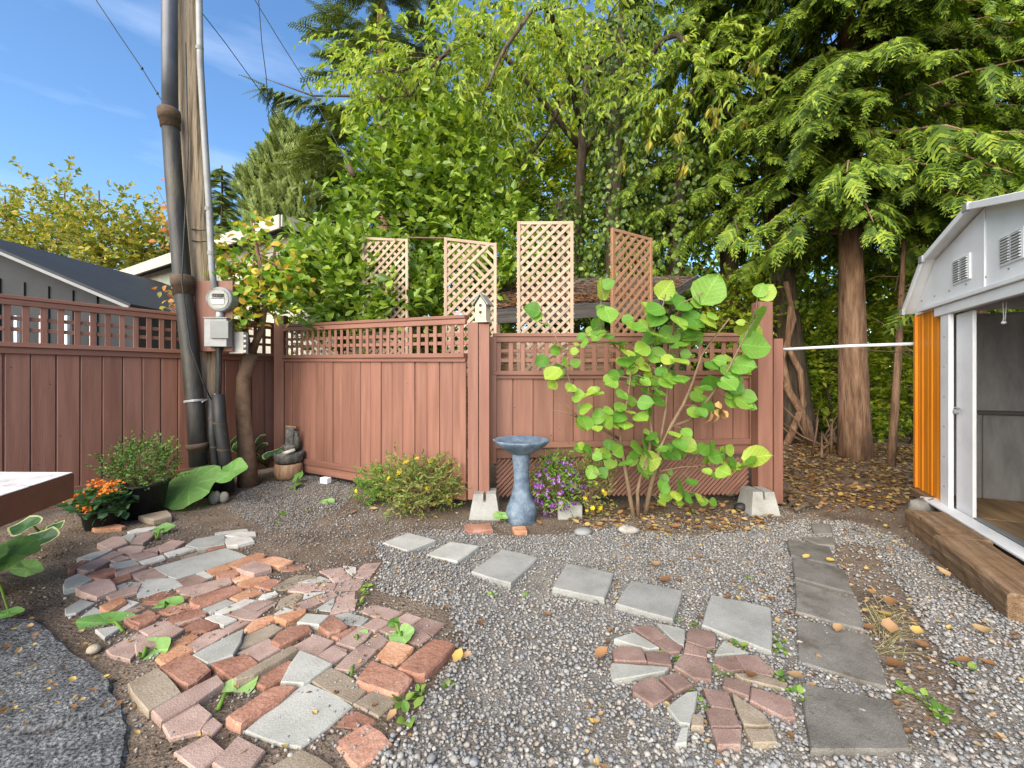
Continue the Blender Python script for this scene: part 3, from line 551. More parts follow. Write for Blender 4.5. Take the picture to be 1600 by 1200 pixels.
rock('brown boulder against the fence left of the right concrete block', 1146, 776, 0.20, 0.14, 0.16, m_rock)
rock('black stone lying against the right concrete block', 1162, 800, 0.13, 0.10, 0.07, m_black)
rock('pale rounded rock under the big round leaf by the pole', 268, 788, 0.12, 0.1, 0.08, m_rock)
rock('tan rounded rock beneath the hole in the big round leaf', 283, 792, 0.15, 0.12, 0.1, m_pt)
rock('grey cobble between pole base and the small tree', 330, 786, 0.11, 0.1, 0.12, m_rock)
rock('small grey cobble beside the small tree trunk', 345, 784, 0.09, 0.09, 0.1, m_rock)
rock('oval tan stone on soil at the edge of the asphalt', 138, 1030, 0.06, 0.05, 0.035, m_pt, jit=0.04)

# ------------------------------------------------------------------ fences
def fence_panel(name, label, A, B, zt, zl, zr, zb, zfoot, nb, ns, holes, front, post=None, cap=0.10, botrail=True, extra=None):
    """A, B ground ends; at each end (pair) heights: cap top zt, lattice foot zl, rail foot zr, board foot zb"""
    A, B = Vector((A[0], A[1], 0)), Vector((B[0], B[1], 0)); u = (B - A).normalized(); L_ = (B - A).length
    nrm = Vector((u.y, -u.x, 0))
    if nrm.y > 0: nrm = -nrm                        # towards the camera side
    t = thing(name, (A + B) / 2, label, 'fence' if 'gate' not in name else 'gate')
    def at(s, zp, off=0.0): return A + u * s + nrm * off + Vector((0, 0, zp[0] + (zp[1] - zp[0]) * s / L_))
    lo = lambda zp, d: (zp[0] + d, zp[1] + d)
    beam('cap_rail', at(0, lo(zt, -0.017)), at(L_, lo(zt, -0.017)), 0.085, 0.034, m_paintx, t)
    beam('top_rail', at(0, lo(zt, -0.062), 0.012), at(L_, lo(zt, -0.062), 0.012), 0.04, 0.054, m_paintx, t)
    beam('middle_rail', at(0, lo(zl, -0.022), 0.02), at(L_, lo(zl, -0.022), 0.02), 0.07, 0.044, m_paintx, t)
    mid = ((zl[0] - 0.044 + zr[0]) / 2, (zl[1] - 0.044 + zr[1]) / 2)
    beam('middle_rail', at(0, mid, 0.010), at(L_, mid, 0.010), 0.046, zl[0] - zr[0] - 0.040, m_paintx, t)
    ph = L_ / ns
    for i in range(ns):
        s = (i + 0.5) * ph
        c0, c1 = at(s, lo(zl, -0.02), 0.010), at(s, lo(zt, -0.035), 0.010)
        beam('lattice_slat', c0, c1, 0.010, min(0.045, ph * 0.42), m_paintx, t, up=u, bev=0.002)
    for h in holes:
        zz = (zl[0] + (zt[0] - 0.09 - zl[0]) * h, zl[1] + (zt[1] - 0.09 - zl[1]) * h)
        beam('lattice_slat', at(0, zz, -0.002), at(L_, zz, -0.002), 0.010, 0.036, m_paintx, t, bev=0.002)
    pb = L_ / nb
    for i in range(nb):
        s = (i + 0.5) * pb; off = random.uniform(-0.004, 0.004)
        c0, c1 = at(s, zb, off), at(s, lo(zr, 0.01), off)
        c1 = c1 + u * random.uniform(-0.003, 0.003); beam('board', c0, c1, 0.02, pb - random.uniform(0.006, 0.012), m_paintx, t, up=u, bev=0.004)
    # tongue behind the joints so that the gaps read as grooves
    beam('backing_rail', at(0, lo(zb, 0.35), -0.035), at(L_, lo(zb, 0.35), -0.035), 0.04, 0.09, m_paintx, t)
    beam('backing_rail', at(0, lo(zr, -0.2), -0.035), at(L_, lo(zr, -0.2), -0.035), 0.04, 0.09, m_paintx, t)
    for i in range(1, nb):
        beam('joint_strip', at(i * pb, zb, -0.009), at(i * pb, zr, -0.009), 0.008, 0.03, m_paintx, t, up=u, bev=0)
    if botrail:
        beam('bottom_rail', at(0, lo(zb, 0.045), 0.024), at(L_, lo(zb, 0.045), 0.024), 0.028, 0.07, m_paintx, t)
        beam('kick_board', at(0, lo(zb, -0.045), 0.006), at(L_, lo(zb, -0.045), 0.006), 0.03, 0.10, m_paintx, t)
    return t, at, L_, lo
LF = lambda y: (-6.77 + 0.612 * y, y)
fence_panel('fence', 'brown board fence with square lattice top running behind the utility pole', LF(2.05), LF(5.74), (2.02, 2.02), (1.60, 1.60), (1.50, 1.50), (0.14, 0.14), 0, 27, 39, (0.36, 0.66), 1)
gA, gB = (-3.05, 5.60), (-0.435, 4.02)
fence_panel('fence_gate', 'wide brown board gate panel with slatted lattice strip, between corner and birdhouse post', gA, gB, (1.985, 1.885), (1.575, 1.517), (1.490, 1.435), (0.15, 0.19), 0, 18, 27, (0.36, 0.66), 1)
rA, rB = Vector((-0.195, 4.20, 0)), Vector((2.47, 4.28, 0))
t, at, L_, lo = fence_panel('fence', 'low brown fence panel with lattice top behind the birdbath and shrub', rA, rB, (1.725, 1.735), (1.35, 1.35), (1.27, 1.27), (0.62, 0.65), 0, 13, 22, (0.37, 0.70), 1, botrail=False)
beam('bottom_rail', at(0, (0.60, 0.63), 0.03), at(L_, (0.60, 0.63), 0.03), 0.045, 0.06, m_paintx, t)
beam('kick_board', at(0, (0.52, 0.55), 0.014), at(L_, (0.52, 0.55), 0.014), 0.03, 0.10, m_paintx, t)
beam('end_stile', at(0.0, (0.42, 0.42), 0.03), at(0.0, (1.69, 1.69), 0.03), 0.04, 0.08, m_paintx, t, up=(1, 0, 0))
beam('end_stile', at(L_ - 0.02, (0.44, 0.44), 0.03), at(L_ - 0.02, (1.69, 1.69), 0.03), 0.04, 0.055, m_paint, t, up=(1, 0, 0))
for k in range(62):                                  # diagonal lattice skirt
    s = -0.28 + k * 0.047; a, b = (s, 0.08), (s + 0.36, 0.46)
    if a[0] < 0.04: a = (0.04, 0.08 + (0.04 - a[0]) * 1.055)
    if b[0] > L_ - 0.04: b = (L_ - 0.04, 0.46 - (b[0] - L_ + 0.04) * 1.055)
    if b[0] - a[0] < 0.03: continue
    beam('skirt_slat', at(a[0], (a[1], a[1])), at(b[0], (b[1], b[1])), 0.008, 0.026, m_paintx, t, up=(-0.7, 0, 0.7), bev=0.002)

def post(label, c, w, d, z0, z1, name='fence_post', m=m_paint, boards=1):
    t = thing(name, (c[0], c[1], z0), label, 'post')
    for k in range(boards):
        x = c[0] + (k - (boards - 1) / 2) * w
        box('post_board', (x, c[1] - 0.003 * k, (z0 + z1 - 0.01 * k) / 2), (w - 0.006, d, z1 - z0 - 0.01 * k), m, t)
    return t
post('square brown corner post between the lattice fence and the gate', (-3.14, 5.66), 0.14, 0.12, -0.02, 2.11)
post('double brown post carrying the birdhouse, standing on a concrete pier', (-0.315, 3.97), 0.105, 0.10, 0.13, 1.80, boards=2)
post('tall thick brown post at the right end of the lattice fence', (2.50, 4.16), 0.15, 0.12, 0.16, 2.03)
post('short brown board post beside the tall right post', (2.66, 4.20), 0.10, 0.10, 0.02, 1.67)
t = thing('side_fence', (3.05, 4.8, 0), 'brown fence seen edge on, running back past the right post', 'fence')
sA, sB = Vector((2.73, 4.28, 0)), Vector((3.44, 5.36, 0)); su = (sB - sA).normalized(); sn = Vector((su.y, -su.x, 0))
for k in range(8):
    c = sA + su * ((k + 0.5) * (sB - sA).length / 8)
    box('board', c + Vector((0, 0, 0.88)), (0.158, 0.02, 1.60), m_paint, t, su)
beam('rail', sA + sn * 0.03 + Vector((0, 0, 1.55)), sB + sn * 0.03 + Vector((0, 0, 1.55)), 0.04, 0.08, m_paintx, t)
beam('rail', sA + sn * 0.03 + Vector((0, 0, 0.25)), sB + sn * 0.03 + Vector((0, 0, 0.25)), 0.04, 0.08, m_paintx, t)
box('end_post', sB + Vector((0, 0, 0.85)), (0.07, 0.07, 1.7), m_paint, t, su)

def pier(label, c, slot, w=0.27, h=0.21):
    wt = w * 0.70; V = []
    t = thing('concrete_pier', (c[0], c[1], -0.02), label, 'pier')
    s = slot / 2; zf = h * 0.66
    prof = [(-w / 2, -0.03), (w / 2, -0.03), (wt / 2, h), (s, h), (s, zf), (-s, zf), (-s, h), (-wt / 2, h)]
    dy = lambda z: (w + (wt - w) * max(z, 0) / h) / 2
    me = bpy.data.meshes.new('block'); bm = bmesh.new()
    f_ = [bm.verts.new((c[0] + x, c[1] - dy(z), z)) for x, z in prof]; k_ = [bm.verts.new((c[0] + x, c[1] + dy(z), z)) for x, z in prof]; n_ = len(prof)
    bm.faces.new(f_); bm.faces.new(k_[::-1])
    for i in range(n_): bm.faces.new((f_[(i + 1) % n_], f_[i], k_[i], k_[(i + 1) % n_]))
    bmesh.ops.recalc_face_normals(bm, faces=bm.faces[:]); bmesh.ops.triangulate(bm, faces=[f for f in bm.faces if len(f.verts) > 4])
    bm.to_mesh(me); bm.free(); obj('block', me, m_conc, t)
pier('grey concrete pier block with a slot under the birdhouse post', (-0.252, 3.94), 0.026, 0.29, 0.21)
pier('cracked grey concrete pier block at the foot of the right post', (2.36, 4.0), 0.02, 0.28, 0.21)
# birdhouse
bx, by, bz = -0.278, 3.96, 1.80
t = thing('birdhouse', (bx, by, bz), 'small weathered cream wooden birdhouse with grey roof on the post', 'birdhouse')
m_bh = mat('birdhouse_wood', [(0.42, 0.36, 0.25), (0.55, 0.49, 0.36)], 9, 0.8, 0.4, 40, (5, 5, 0.5), dirt=((0.16, 0.12, 0.07), 12, 0.58, 0.7))
w, d, h, hr = 0.112, 0.10, 0.155, 0.235
V = [(-w/2, -d/2, 0), (w/2, -d/2, 0), (w/2, d/2, 0), (-w/2, d/2, 0), (-w/2, -d/2, h), (w/2, -d/2, h), (w/2, d/2, h), (-w/2, d/2, h), (0, -d/2, hr), (0, d/2, hr)]
ry = Matrix.Translation((bx, by, bz + 0.012)) @ Matrix.Rotation(R(-22), 4, 'Z')
pymesh('body', V, [(3, 2, 1, 0), (0, 1, 5, 8, 4), (2, 3, 7, 9, 6), (1, 2, 6, 5), (3, 0, 4, 7), (4, 8, 9, 7), (5, 6, 9, 8)], m_bh, t, False, ry)
for s in (-1, 1):
    a = ry @ Vector((s * 0.042, 0, 0.204)); dv = (ry.to_3x3() @ Vector((s * 0.084, 0, -0.112))).normalized()
    box('roof_panel', a, (0.135, 0.14, 0.012), m_dgrey, t, dv, ry.to_3x3() @ Vector((s, 0, 0.75)), bev=0.002)
box('floor', ry @ Vector((0, 0, -0.006)), (0.15, 0.13, 0.012), m_bh, t, ry.to_3x3() @ Vector((1, 0, 0)))
for zz in (0.15, 0.085):
    V, Fc = tube([(0, -d/2 - 0.003, zz), (0, -d/2 + 0.002, zz)], 0.015, 12); pymesh('entrance_hole', V, Fc, m_black, t, False, ry)
V, Fc = tube([(0, -d/2 - 0.03, 0.055), (0, -d/2 + 0.002, 0.055)], 0.004, 6); pymesh('perch', V, Fc, m_bh, t, False, ry)

# ------------------------------------------------------------------ trellises behind the fence
def trellis(label, A, B, z0, zA, zB, m, broken=False):
    A, B = Vector(A), Vector(B); u = (B - A).normalized(); L_ = (B - A).length; n = Vector((u.y, -u.x, 0))
    t = thing('trellis', (A + B) / 2 + Vector((0, 0, z0)), label, 'trellis', None)
    zt = lambda s: zA + (zB - zA) * s / L_
    fw = 0.036
    pt = lambda s, z, o=0: A + u * s + n * o + Vector((0, 0, z))
    beam('stile', pt(fw/2, z0), pt(fw/2, zt(0)), 0.036, fw, m, t, up=u); beam('stile', pt(L_-fw/2, z0), pt(L_-fw/2, zt(L_)), 0.036, fw, m, t, up=u)
    beam('top_rail', pt(0.03, zt(0) - 0.02), pt(L_ - 0.03, zt(L_) - 0.02), 0.03, 0.036, m, t); beam('bottom_rail', pt(0, z0 + 0.02), pt(L_, z0 + 0.02), 0.03, 0.036, m, t)
    top = min(zA, zB) - 0.02; pitch = 0.112; H = top - z0
    for layer, sg in ((0.009, 1), (-0.004, -1)):
        k = -int(H / pitch) - 1
        while k * pitch < L_ + H:
            s0 = k * pitch; k += 1
            # line s = s0 + sg' * (z - z0)
            pts = []
            a, b = (s0, 0.0), (s0 + H, H)
            lo_, hi_ = max(0.0, -s0), min(H, L_ - s0)
            if hi_ - lo_ < 0.05: continue
            if broken and sg == 1 and 0.62 < (s0 + H * 0.9) / L_ < 0.95 and hi_ > H * 0.8: hi_ = lo_ + (hi_ - lo_) * 0.55
            p0, p1 = (s0 + lo_, lo_), (s0 + hi_, hi_)
            if sg < 0: p0, p1 = (L_ - p0[0], p0[1]), (L_ - p1[0], p1[1])
            beam('slat', pt(p0[0], z0 + p0[1], layer), pt(p1[0], z0 + p1[1], layer), 0.009, 0.034, m, t, up=(-u * sg + Vector((0, 0, 1))), bev=0.0015)
    return t
trellis('tan diagonal lattice trellis half hidden by laurel, leftmost', (P(566, 0, 5.7).x, 5.7, 0), (P(638, 0, 5.6).x, 5.6, 0), 1.3, 3.20, 3.14, m_trellis)
trellis('tan lattice trellis with broken slats just left of the birdhouse', (P(694, 0, 4.85).x, 4.85, 0), (P(776, 0, 4.9).x, 4.9, 0), 1.2, 2.91, 2.86, m_trellis, True)
trellis('tallest pale lattice trellis, standing right of the birdhouse', (P(808, 0, 4.6).x, 4.6, 0), (P(896, 0, 4.6).x, 4.6, 0), 1.15, 3.005, 3.005, m_trellis)
trellis('lattice trellis coloured as shaded, turned at an angle, rightmost', (1.075, 4.5, 0), (1.61, 4.8, 0), 1.15, 2.90, 2.885, m_trellis_shaded)
V, Fc = tube([P(636, 371, 5.6), P(698, 372, 4.87)], 0.009, 6); tag(pymesh('cane', V, Fc, m_twig), 'thin cane tied across the top between two trellises', 'cane')
# ------------------------------------------------------------------ shed on the right
SC = Vector((3.67, 3.21, 0)); SU = Vector((0.447, 0.894, 0)).normalized(); SN = Vector((-SU.y, SU.x, 0))
def S(s, out, z): return SC + SU * s + SN * out + Vector((0, 0, z))
shed = thing('garden_shed', S(0, -1.0, 0), 'white and orange metal garden shed with open sliding door and gambrel roof', 'shed')
HW, ZW, DEP = 1.30, 1.93, 2.2
def ribbed(name, s0, s1, z0, z1, out, m, ribs=True, nrm=SN, org=None):
    prof = []; n = max(2, int(round((s1 - s0) / 0.24)))
    for k in range(n):
        a = s0 + (s1 - s0) * k / n; b = s0 + (s1 - s0) * (k + 1) / n; w = b - a
        for f, d in ((0.0, 0), (0.18, 0), (0.21, 0.007), (0.33, 0.007), (0.42, 0), (0.62, 0), (0.66, 0.003), (0.72, 0.003), (0.76, 0)): prof.append((a + w * f, d))
    prof.append((s1, 0)); V = []; Fc = []
    for s, d in prof:
        V += [S(s, out + d, z0), S(s, out + d, z1)]
    for k in range(len(prof) - 1): Fc.append((2*k, 2*k+2, 2*k+3, 2*k+1))
    return pymesh(name, V, Fc, m, shed)
wl_ = ribbed('wall_panel', 0.68, HW, 0.13, ZW, 0, m_orange); wl_['label'] = 'bright orange ribbed panel left of the door'
ribbed('wall_panel', -HW, -0.78, 0.13, ZW, 0, m_orange)
box('corner_trim', S(HW - 0.012, 0.004, (0.13 + ZW) / 2), (0.05, 0.035, ZW - 0.13), m_orange, shed, SU)
box('door_jamb', S(0.60, 0.015, 0.99), (0.155, 0.035, 1.78), m_white, shed, SU)
box('door_jamb', S(-0.68, 0.015, 0.99), (0.19, 0.035, 1.78), m_white, shed, SU)
dr = box('sliding_door', S(0.39, -0.03, 0.97), (0.27, 0.024, 1.74), m_white, shed, SU)
pymesh('door_latch', *[(lambda vf: vf[0])(tube([S(0.50, 0.0, 1.02), S(0.38, 0.005, 1.015)], 0.007, 6))], tube([S(0.50, 0.0, 1.02), S(0.38, 0.005, 1.015)], 0.007, 6)[1], m_grey, dr)
bx_ = MB().tube([S(0.49, -0.018, 0.985), S(0.49, 0.012, 0.985)], 0.022, 10); bx_.build('door_knob', m_grey, dr)
# gable
gab = [(-HW, ZW), (HW, ZW), (HW, 1.99), (0.82, 2.40), (0.02, 2.60), (-0.02, 2.60), (-0.82, 2.40), (-HW, 1.99)]
V = [S(s, 0.012, z) for s, z in gab] + [S(s, -0.012, z) for s, z in gab]; n = len(gab)
pymesh('gable_panel', V, [tuple(range(n))[::-1], tuple(range(n, 2 * n))] + [(k, (k + 1) % n, n + (k + 1) % n, n + k) for k in range(n)], m_white, shed)
box('gable_seam', S(0, 0.017, 2.26), (0.02, 0.01, 0.62), m_white, shed, SU)
box('header_track', S(0.0, 0.035, 1.955), (2 * HW - 0.42, 0.06, 0.035), m_white, shed, SU)
box('header', S(0.0, 0.02, 1.893), (2 * HW - 1.06, 0.05, 0.085), m_white, shed, SU)
for sc_, nm in ((0.34, 'gable_vent'), (-0.34, 'gable_vent')):
    v = box(nm, S(sc_, 0.018, 2.20), (0.28, 0.016, 0.215), m_white, shed, SU)
    for side in (-1, 1):
        box('vent_recess', S(sc_ + side * 0.062, 0.0265, 2.20), (0.105, 0.003, 0.185), m_dgrey, v, SU, bev=0)
        for k in range(9):
            box('louvre', S(sc_ + side * 0.062, 0.031, 2.118 + k * 0.0205), (0.107, 0.012, 0.008), m_white, v, SU, SN * 0.5 + Vector((0, 0, 1)), bev=0)
for k in range(9):
    for zz in (1.975, 2.06):
        MB().tube([S(-1.15 + k * 0.285, 0.012, zz), S(-1.15 + k * 0.285, 0.018, zz)], 0.007, 8).build('screw_head', m_dgrey, shed)
for k in range(6): MB().tube([S(0.60, 0.03, 0.3 + k * 0.27), S(0.60, 0.037, 0.3 + k * 0.27)], 0.006, 8).build('screw_head', m_dgrey, shed)
# roof
rp = [(HW + 0.03, 1.975), (0.84, 2.43), (0.0, 2.645), (-0.84, 2.43), (-HW - 0.03, 1.975)]
for k in range(4):
    (s0, z0), (s1, z1) = rp[k], rp[k + 1]
    V = [S(s0, 0.10, z0), S(s1, 0.10, z1), S(s1, -DEP, z1), S(s0, -DEP, z0)]; V += [v + Vector((0, 0, -0.02)) for v in V]
    pymesh('roof_panel', V, [(0, 1, 2, 3), (7, 6, 5, 4), (0, 4, 5, 1), (1, 5, 6, 2), (2, 6, 7, 3), (3, 7, 4, 0)], m_white, shed)
    beam('roof_trim', S(s0, 0.105, z0 - 0.018), S(s1, 0.105, z1 - 0.018), 0.02, 0.055, m_white, shed)
for s, z in ((HW + 0.01, 1.99), (0.83, 2.435), (0.02, 2.645)):
    box('trim_clip', S(s, 0.11, z - 0.018), (0.08, 0.03, 0.065), m_grey, shed, SU)
# inside
box('side_wall', S(HW - 0.012, -DEP / 2, 1.0), (0.02, DEP - 0.04, 1.84), m_plygrey, shed, SU)
box('side_wall', S(-HW + 0.012, -DEP / 2, 1.0), (0.02, DEP - 0.04, 1.84), m_plygrey, shed, SU)
box('back_wall', S(0, -DEP, 1.25), (2 * HW, 0.02, 2.35), m_plygrey, shed, SU)
ind = SN * -1
box('lining_panel', S(HW - 0.05, -DEP / 2, 1.42), (0.02, DEP - 0.08, 0.93), m_plygrey, shed, SU)
for k in range(5):
    box('lining_board', S(HW - 0.045, -0.26 - k * 0.425, 0.50), (0.02, 0.413, 0.82), m_plygrey, shed, SU)
box('lining_shelf_edge', S(HW - 0.06, -DEP / 2, 0.935), (0.03, DEP - 0.08, 0.022), m_dgrey, shed, SU)
for k in range(3):
    box('floor_sheet', S((k - 1) * 0.86, -DEP / 2 - 0.02, 0.075), (0.85, DEP - 0.06, 0.03), m_plyfloor, shed, SU)
box('threshold', S(0.05, 0.055, 0.122), (1.62, 0.12, 0.02), m_white, shed, SU)
box('door_track', S(0.0, -0.045, 0.118), (1.5, 0.05, 0.03), m_dgrey, shed, SU)
box('sill_beam', S(0, -0.02, 0.085), (2 * HW - 0.05, 0.14, 0.07), m_timber, shed, SU)
c0 = S(-0.05, -0.06, 1.855)
MB().tube([c0, c0 + Vector((0.01, 0, -0.12)), c0 + Vector((0.0, 0, -0.15))], 0.0035, 6).tube([c0 + Vector((0.03, 0, 0)), c0 + Vector((0.02, 0, -0.14))], 0.0035, 6).add(sphere(c0 + Vector((0.01, 0, -0.155)), 0.016, 0.016, 0.012)).build('hanging_cord', m_white, shed, True)
# foundation rubble and timbers
rock('pale concrete footing rock under the orange shed corner', 1458, 806, 0.42, 0.16, 0.13, m_rock, 'rock', 'footing_rock', jit=0.16)
def timber(label, a, b, wid, h, m=m_timber):
    a, b = Vector((*a, 0)), Vector((*b, 0)); d = (b - a); L_ = d.length; d.normalize(); back = Vector((d.y, -d.x, 0))
    if back.x < 0: back = -back
    me = bpy.data.meshes.new('railway_tie'); bm = bmesh.new(); nseg = 9; rows = []
    for k in range(nseg + 1):
        p = a + d * (L_ * k / nseg); q = []
        for (w_, z_) in ((0.004, -0.02), (0, h * 0.5), (0.004, h - 0.016), (0.018, h), (wid * 0.5, h - 0.006), (wid - 0.018, h), (wid, h - 0.015), (wid, -0.02)):
            q.append(bm.verts.new(p + back * (w_ + random.uniform(-0.005, 0.005)) + Vector((0, 0, z_ + random.uniform(-0.004, 0.004))) + d * random.uniform(-0.006, 0.006) * (k in (0, nseg))))
        rows.append(q)
    for k in range(nseg):
        for j in range(8): bm.faces.new((rows[k][j], rows[k][(j + 1) % 8], rows[k + 1][(j + 1) % 8], rows[k + 1][j]))
    bm.faces.new(rows[0][::-1]); bm.faces.new(rows[-1]); bmesh.ops.recalc_face_normals(bm, faces=bm.faces[:])
    o_ = Vector(a); bm.transform((Matrix.Rotation(0, 4, 'Z') @ Matrix.Translation(-o_)))
    ang = math.atan2(d.y, d.x); bm.transform(Matrix.Rotation(-ang, 4, 'Z')); bm.to_mesh(me); bm.free()
    o = obj('railway_tie', me, m, None, Matrix.Translation(o_) @ Matrix.Rotation(ang, 4, 'Z')); tag(o, label, 'timber')
timber('grey weathered square timber sleeper in front of the shed, nearest', G(1571, 968).to_2d(), (3.05, 3.02), 0.29, 0.15)
timber('brown weathered timber sleeper behind the nearer one, by the shed corner', (3.10, 3.00), (3.40, 3.60), 0.26, 0.155)
# white rail
V, Fc = tube([P(1224, 546, 5.40), P(1320, 541, 4.95), P(1436, 537, 4.42)], 0.019, 10); tag(pymesh('pipe_rail', V, Fc, m_white, None, True), 'thin white pipe spanning from the side fence to the shed', 'pipe')

# ------------------------------------------------------------------ utility pole and services
PY = 4.75
pole = thing('utility_pole', G(330, 765), 'weathered wooden utility pole in front of the left fence', 'utility pole')
V, Fc = tube([P(333, 770, PY), P(322, 560, PY), P(312, 380, PY), P(303, 220, PY), P(295, 60, PY), P(280, -250, PY)], [0.125, 0.12, 0.12, 0.12, 0.12, 0.115], 18); pymesh('pole_shaft', V, Fc, m_bark, pole, True)
mb = MB()
for py in (376, 358): mb.tube([P(300, py, PY - 0.12), P(312, py + 2, PY - 0.135), P(332, py, PY - 0.10)], 0.006, 6)
mb.build('wire_band', m_iron, pole)
box('backing_board', P(335, 494, PY - 0.155), (0.42, 0.025, 0.78), m_paint, pole)
pl_ = box('green_tag', P(322, 458, PY - 0.14), (0.14, 0.006, 0.18), mat('green_plate', [(0.02, 0.18, 0.07), (0.03, 0.22, 0.09)], 6, 0.5, 0), pole)
pipe = thing('drain_pipe', G(312, 760), 'tall leaning black pipe with collars strapped beside the wooden pole', 'pipe')
py_ = PY - 0.24
V, Fc = tube([P(313, 790, py_), P(306, 640, py_), P(296, 540, py_), P(285, 440, py_), P(272, 280, py_), P(266, 190, py_)], [0.084, 0.084, 0.083, 0.082, 0.080, 0.079], 18); pymesh('lower_pipe', V, Fc, m_iron, pipe, True)
V, Fc = tube([P(266, 195, py_), P(265, 60, py_), P(264, -200, py_)], 0.073, 18); pymesh('upper_pipe', V, Fc, mat('pvc_grey', [(0.05, 0.055, 0.07), (0.09, 0.095, 0.115)], 3, 0.4, 0.1, 20, spec=0.5), pipe, True)
for (cx, cy, h, r) in ((265, 186, 0.10, 0.096), (286, 446, 0.10, 0.10), (309, 700, 0.05, 0.094), (311, 733, 0.035, 0.094)):
    c = P(cx, cy, py_); ax = Vector((0.10, 0, -1)).normalized()
    V, Fc = tube([c - ax * h, c - ax * h * 0.9, c - ax * h * 0.45, c + ax * h * 0.1, c + ax * h * 0.12, c + ax * h], [r, r * 1.08, r * 1.08, r * 1.05, r * 0.95, r * 0.93], 18); pymesh('collar', V, Fc, m_rust, pipe, True)
mb = MB(); c = P(304, 627, py_)
for k in range(2): mb.tube([c + Vector((0.092 * math.cos(t), 0.092 * math.sin(t), 0.012 * k + 0.01 * math.cos(t))) for t in np.linspace(0, 6.3, 20)], 0.006, 5)
mb.tube([P(316, 628, py_ - 0.05), P(328, 622, PY - 0.15), P(340, 612, PY - 0.16)], 0.008, 5); mb.build('strap_wire', m_grey, pipe)
my = PY - 0.19
m_dullmetal = mat('dull_conduit', [(0.20, 0.205, 0.21), (0.29, 0.295, 0.30)], 5, 0.6, 0.2, 30, metal=0.2)
V, Fc = tube([P(336, 458, my), P(331, 420, my), P(327, 330, my), P(320, 220, my), P(313, 100, my), P(308, -150, my)], 0.032, 12)
t = thing('service_conduit', P(336, 458, my), 'pale grey service conduit running up the wooden pole to the sky', 'conduit'); pymesh('conduit_pipe', V, Fc, m_dullmetal, t, True)
for cy, cx in ((396, 330), (327, 326), (76, 312)):
    c = P(cx, cy, my); V, Fc = tube([c - Vector((0, 0, 0.02)), c + Vector((0, 0, 0.02))], 0.037, 12); pymesh('pipe_clamp', V, Fc, m_dgrey, t)
mt = thing('electric_meter', P(344, 500, my), 'round glass electricity meter above a grey box on the pole', 'meter')
c = P(345, 468, my - 0.02); V, Fc = tube([c + Vector((0, 0.10, 0)), c + Vector((0, -0.02, 0)), c + Vector((0, -0.03, 0))], [0.135, 0.135, 0.125], 24); pymesh('meter_ring', V, Fc, m_dullmetal, mt, False)
def glassmat():
    m = bpy.data.materials.new('meter_glass'); m.use_nodes = True; b = m.node_tree.nodes['Principled BSDF']; b.inputs['Base Color'].default_value = (0.95, 0.97, 0.96, 1); b.inputs['Roughness'].default_value = 0.03; b.inputs['Transmission Weight'].default_value = 1.0; b.inputs['IOR'].default_value = 1.12; return m
mw = mat('meter_face', [(0.28, 0.28, 0.26), (0.34, 0.34, 0.32)], 9, 0.6, 0)
V, Fc = tube([c + Vector((0, -0.031, 0)), c + Vector((0, -0.036, 0))], 0.108, 24); fcx = pymesh('meter_face', V, Fc, mw, mt)
box('register_window', c + Vector((0, -0.042, 0.035)), (0.11, 0.012, 0.035), m_black, fcx, bev=0.002); box('rating_plate', c + Vector((0, -0.039, -0.03)), (0.12, 0.006, 0.045), m_grey, fcx, bev=0.001); box('rotor_slot', c + Vector((0, -0.04, 0.004)), (0.13, 0.008, 0.008), m_dgrey, fcx, bev=0.001)
V, Fc = lathe([(0.112, 0), (0.110, 0.035), (0.098, 0.062), (0.06, 0.078), (0.01, 0.082)], 24); pymesh('meter_dome', V, Fc, glassmat(), mt, True, Matrix.Translation(c + Vector((0, -0.03, 0))) @ Matrix.Rotation(R(90), 4, 'X'))
V, Fc = tube([P(344, 486, my), P(343, 499, my)], 0.036, 12); pymesh('meter_neck', V, Fc, m_grey, mt, True)
db = box('disconnect_box', P(342, 520, my - 0.02), (0.235, 0.12, 0.31), m_dullmetal, mt, (1, 0.05, 0)); box('box_cover', P(343, 515, my - 0.09), (0.19, 0.015, 0.19), m_dgrey, db, (1, 0.05, 0)); box('box_lip', P(342, 497.5, my - 0.03), (0.25, 0.13, 0.012), m_dullmetal, db, (1, 0.05, 0))
jb = thing('junction_box', P(372, 553, PY), 'small pale ribbed terminal box right of the pole', 'box'); box('box_body', P(373, 536, PY - 0.08), (0.16, 0.09, 0.24), mat('beige_box', [(0.40, 0.39, 0.34), (0.48, 0.47, 0.42)], 5, 0.6, 0.1), jb)
for k in range(4): box('box_rib', P(383, 525 + k * 8, PY - 0.13), (0.03, 0.02, 0.03), m_grey, jb)
fc = thing('feeder_conduit', G(352, 765), 'ribbed black conduit joining two black pipes down the pole', 'conduit')
mb = MB(); pts = [P(342, 542, my), P(343, 580, my), P(341, 620, my)]
mb.tube(pts, 0.026, 10)
for k in range(26): a = pts[0].lerp(pts[2], k / 25); mb.tube([a + Vector((0, 0, 0.006)), a - Vector((0, 0, 0.006))], 0.033, 10)
mb.build('ribbed_hose', m_black, fc)
V, Fc = tube([P(341, 616, my), P(344, 660, my), P(351, 710, my), P(358, 770, my)], 0.062, 14); pymesh('black_pipe', V, Fc, m_black, fc, True)
V, Fc = tube([P(331, 620, my), P(332, 680, my), P(336, 720, my), P(340, 775, my)], 0.040, 14); pymesh('black_pipe', V, Fc, m_black, fc, True)
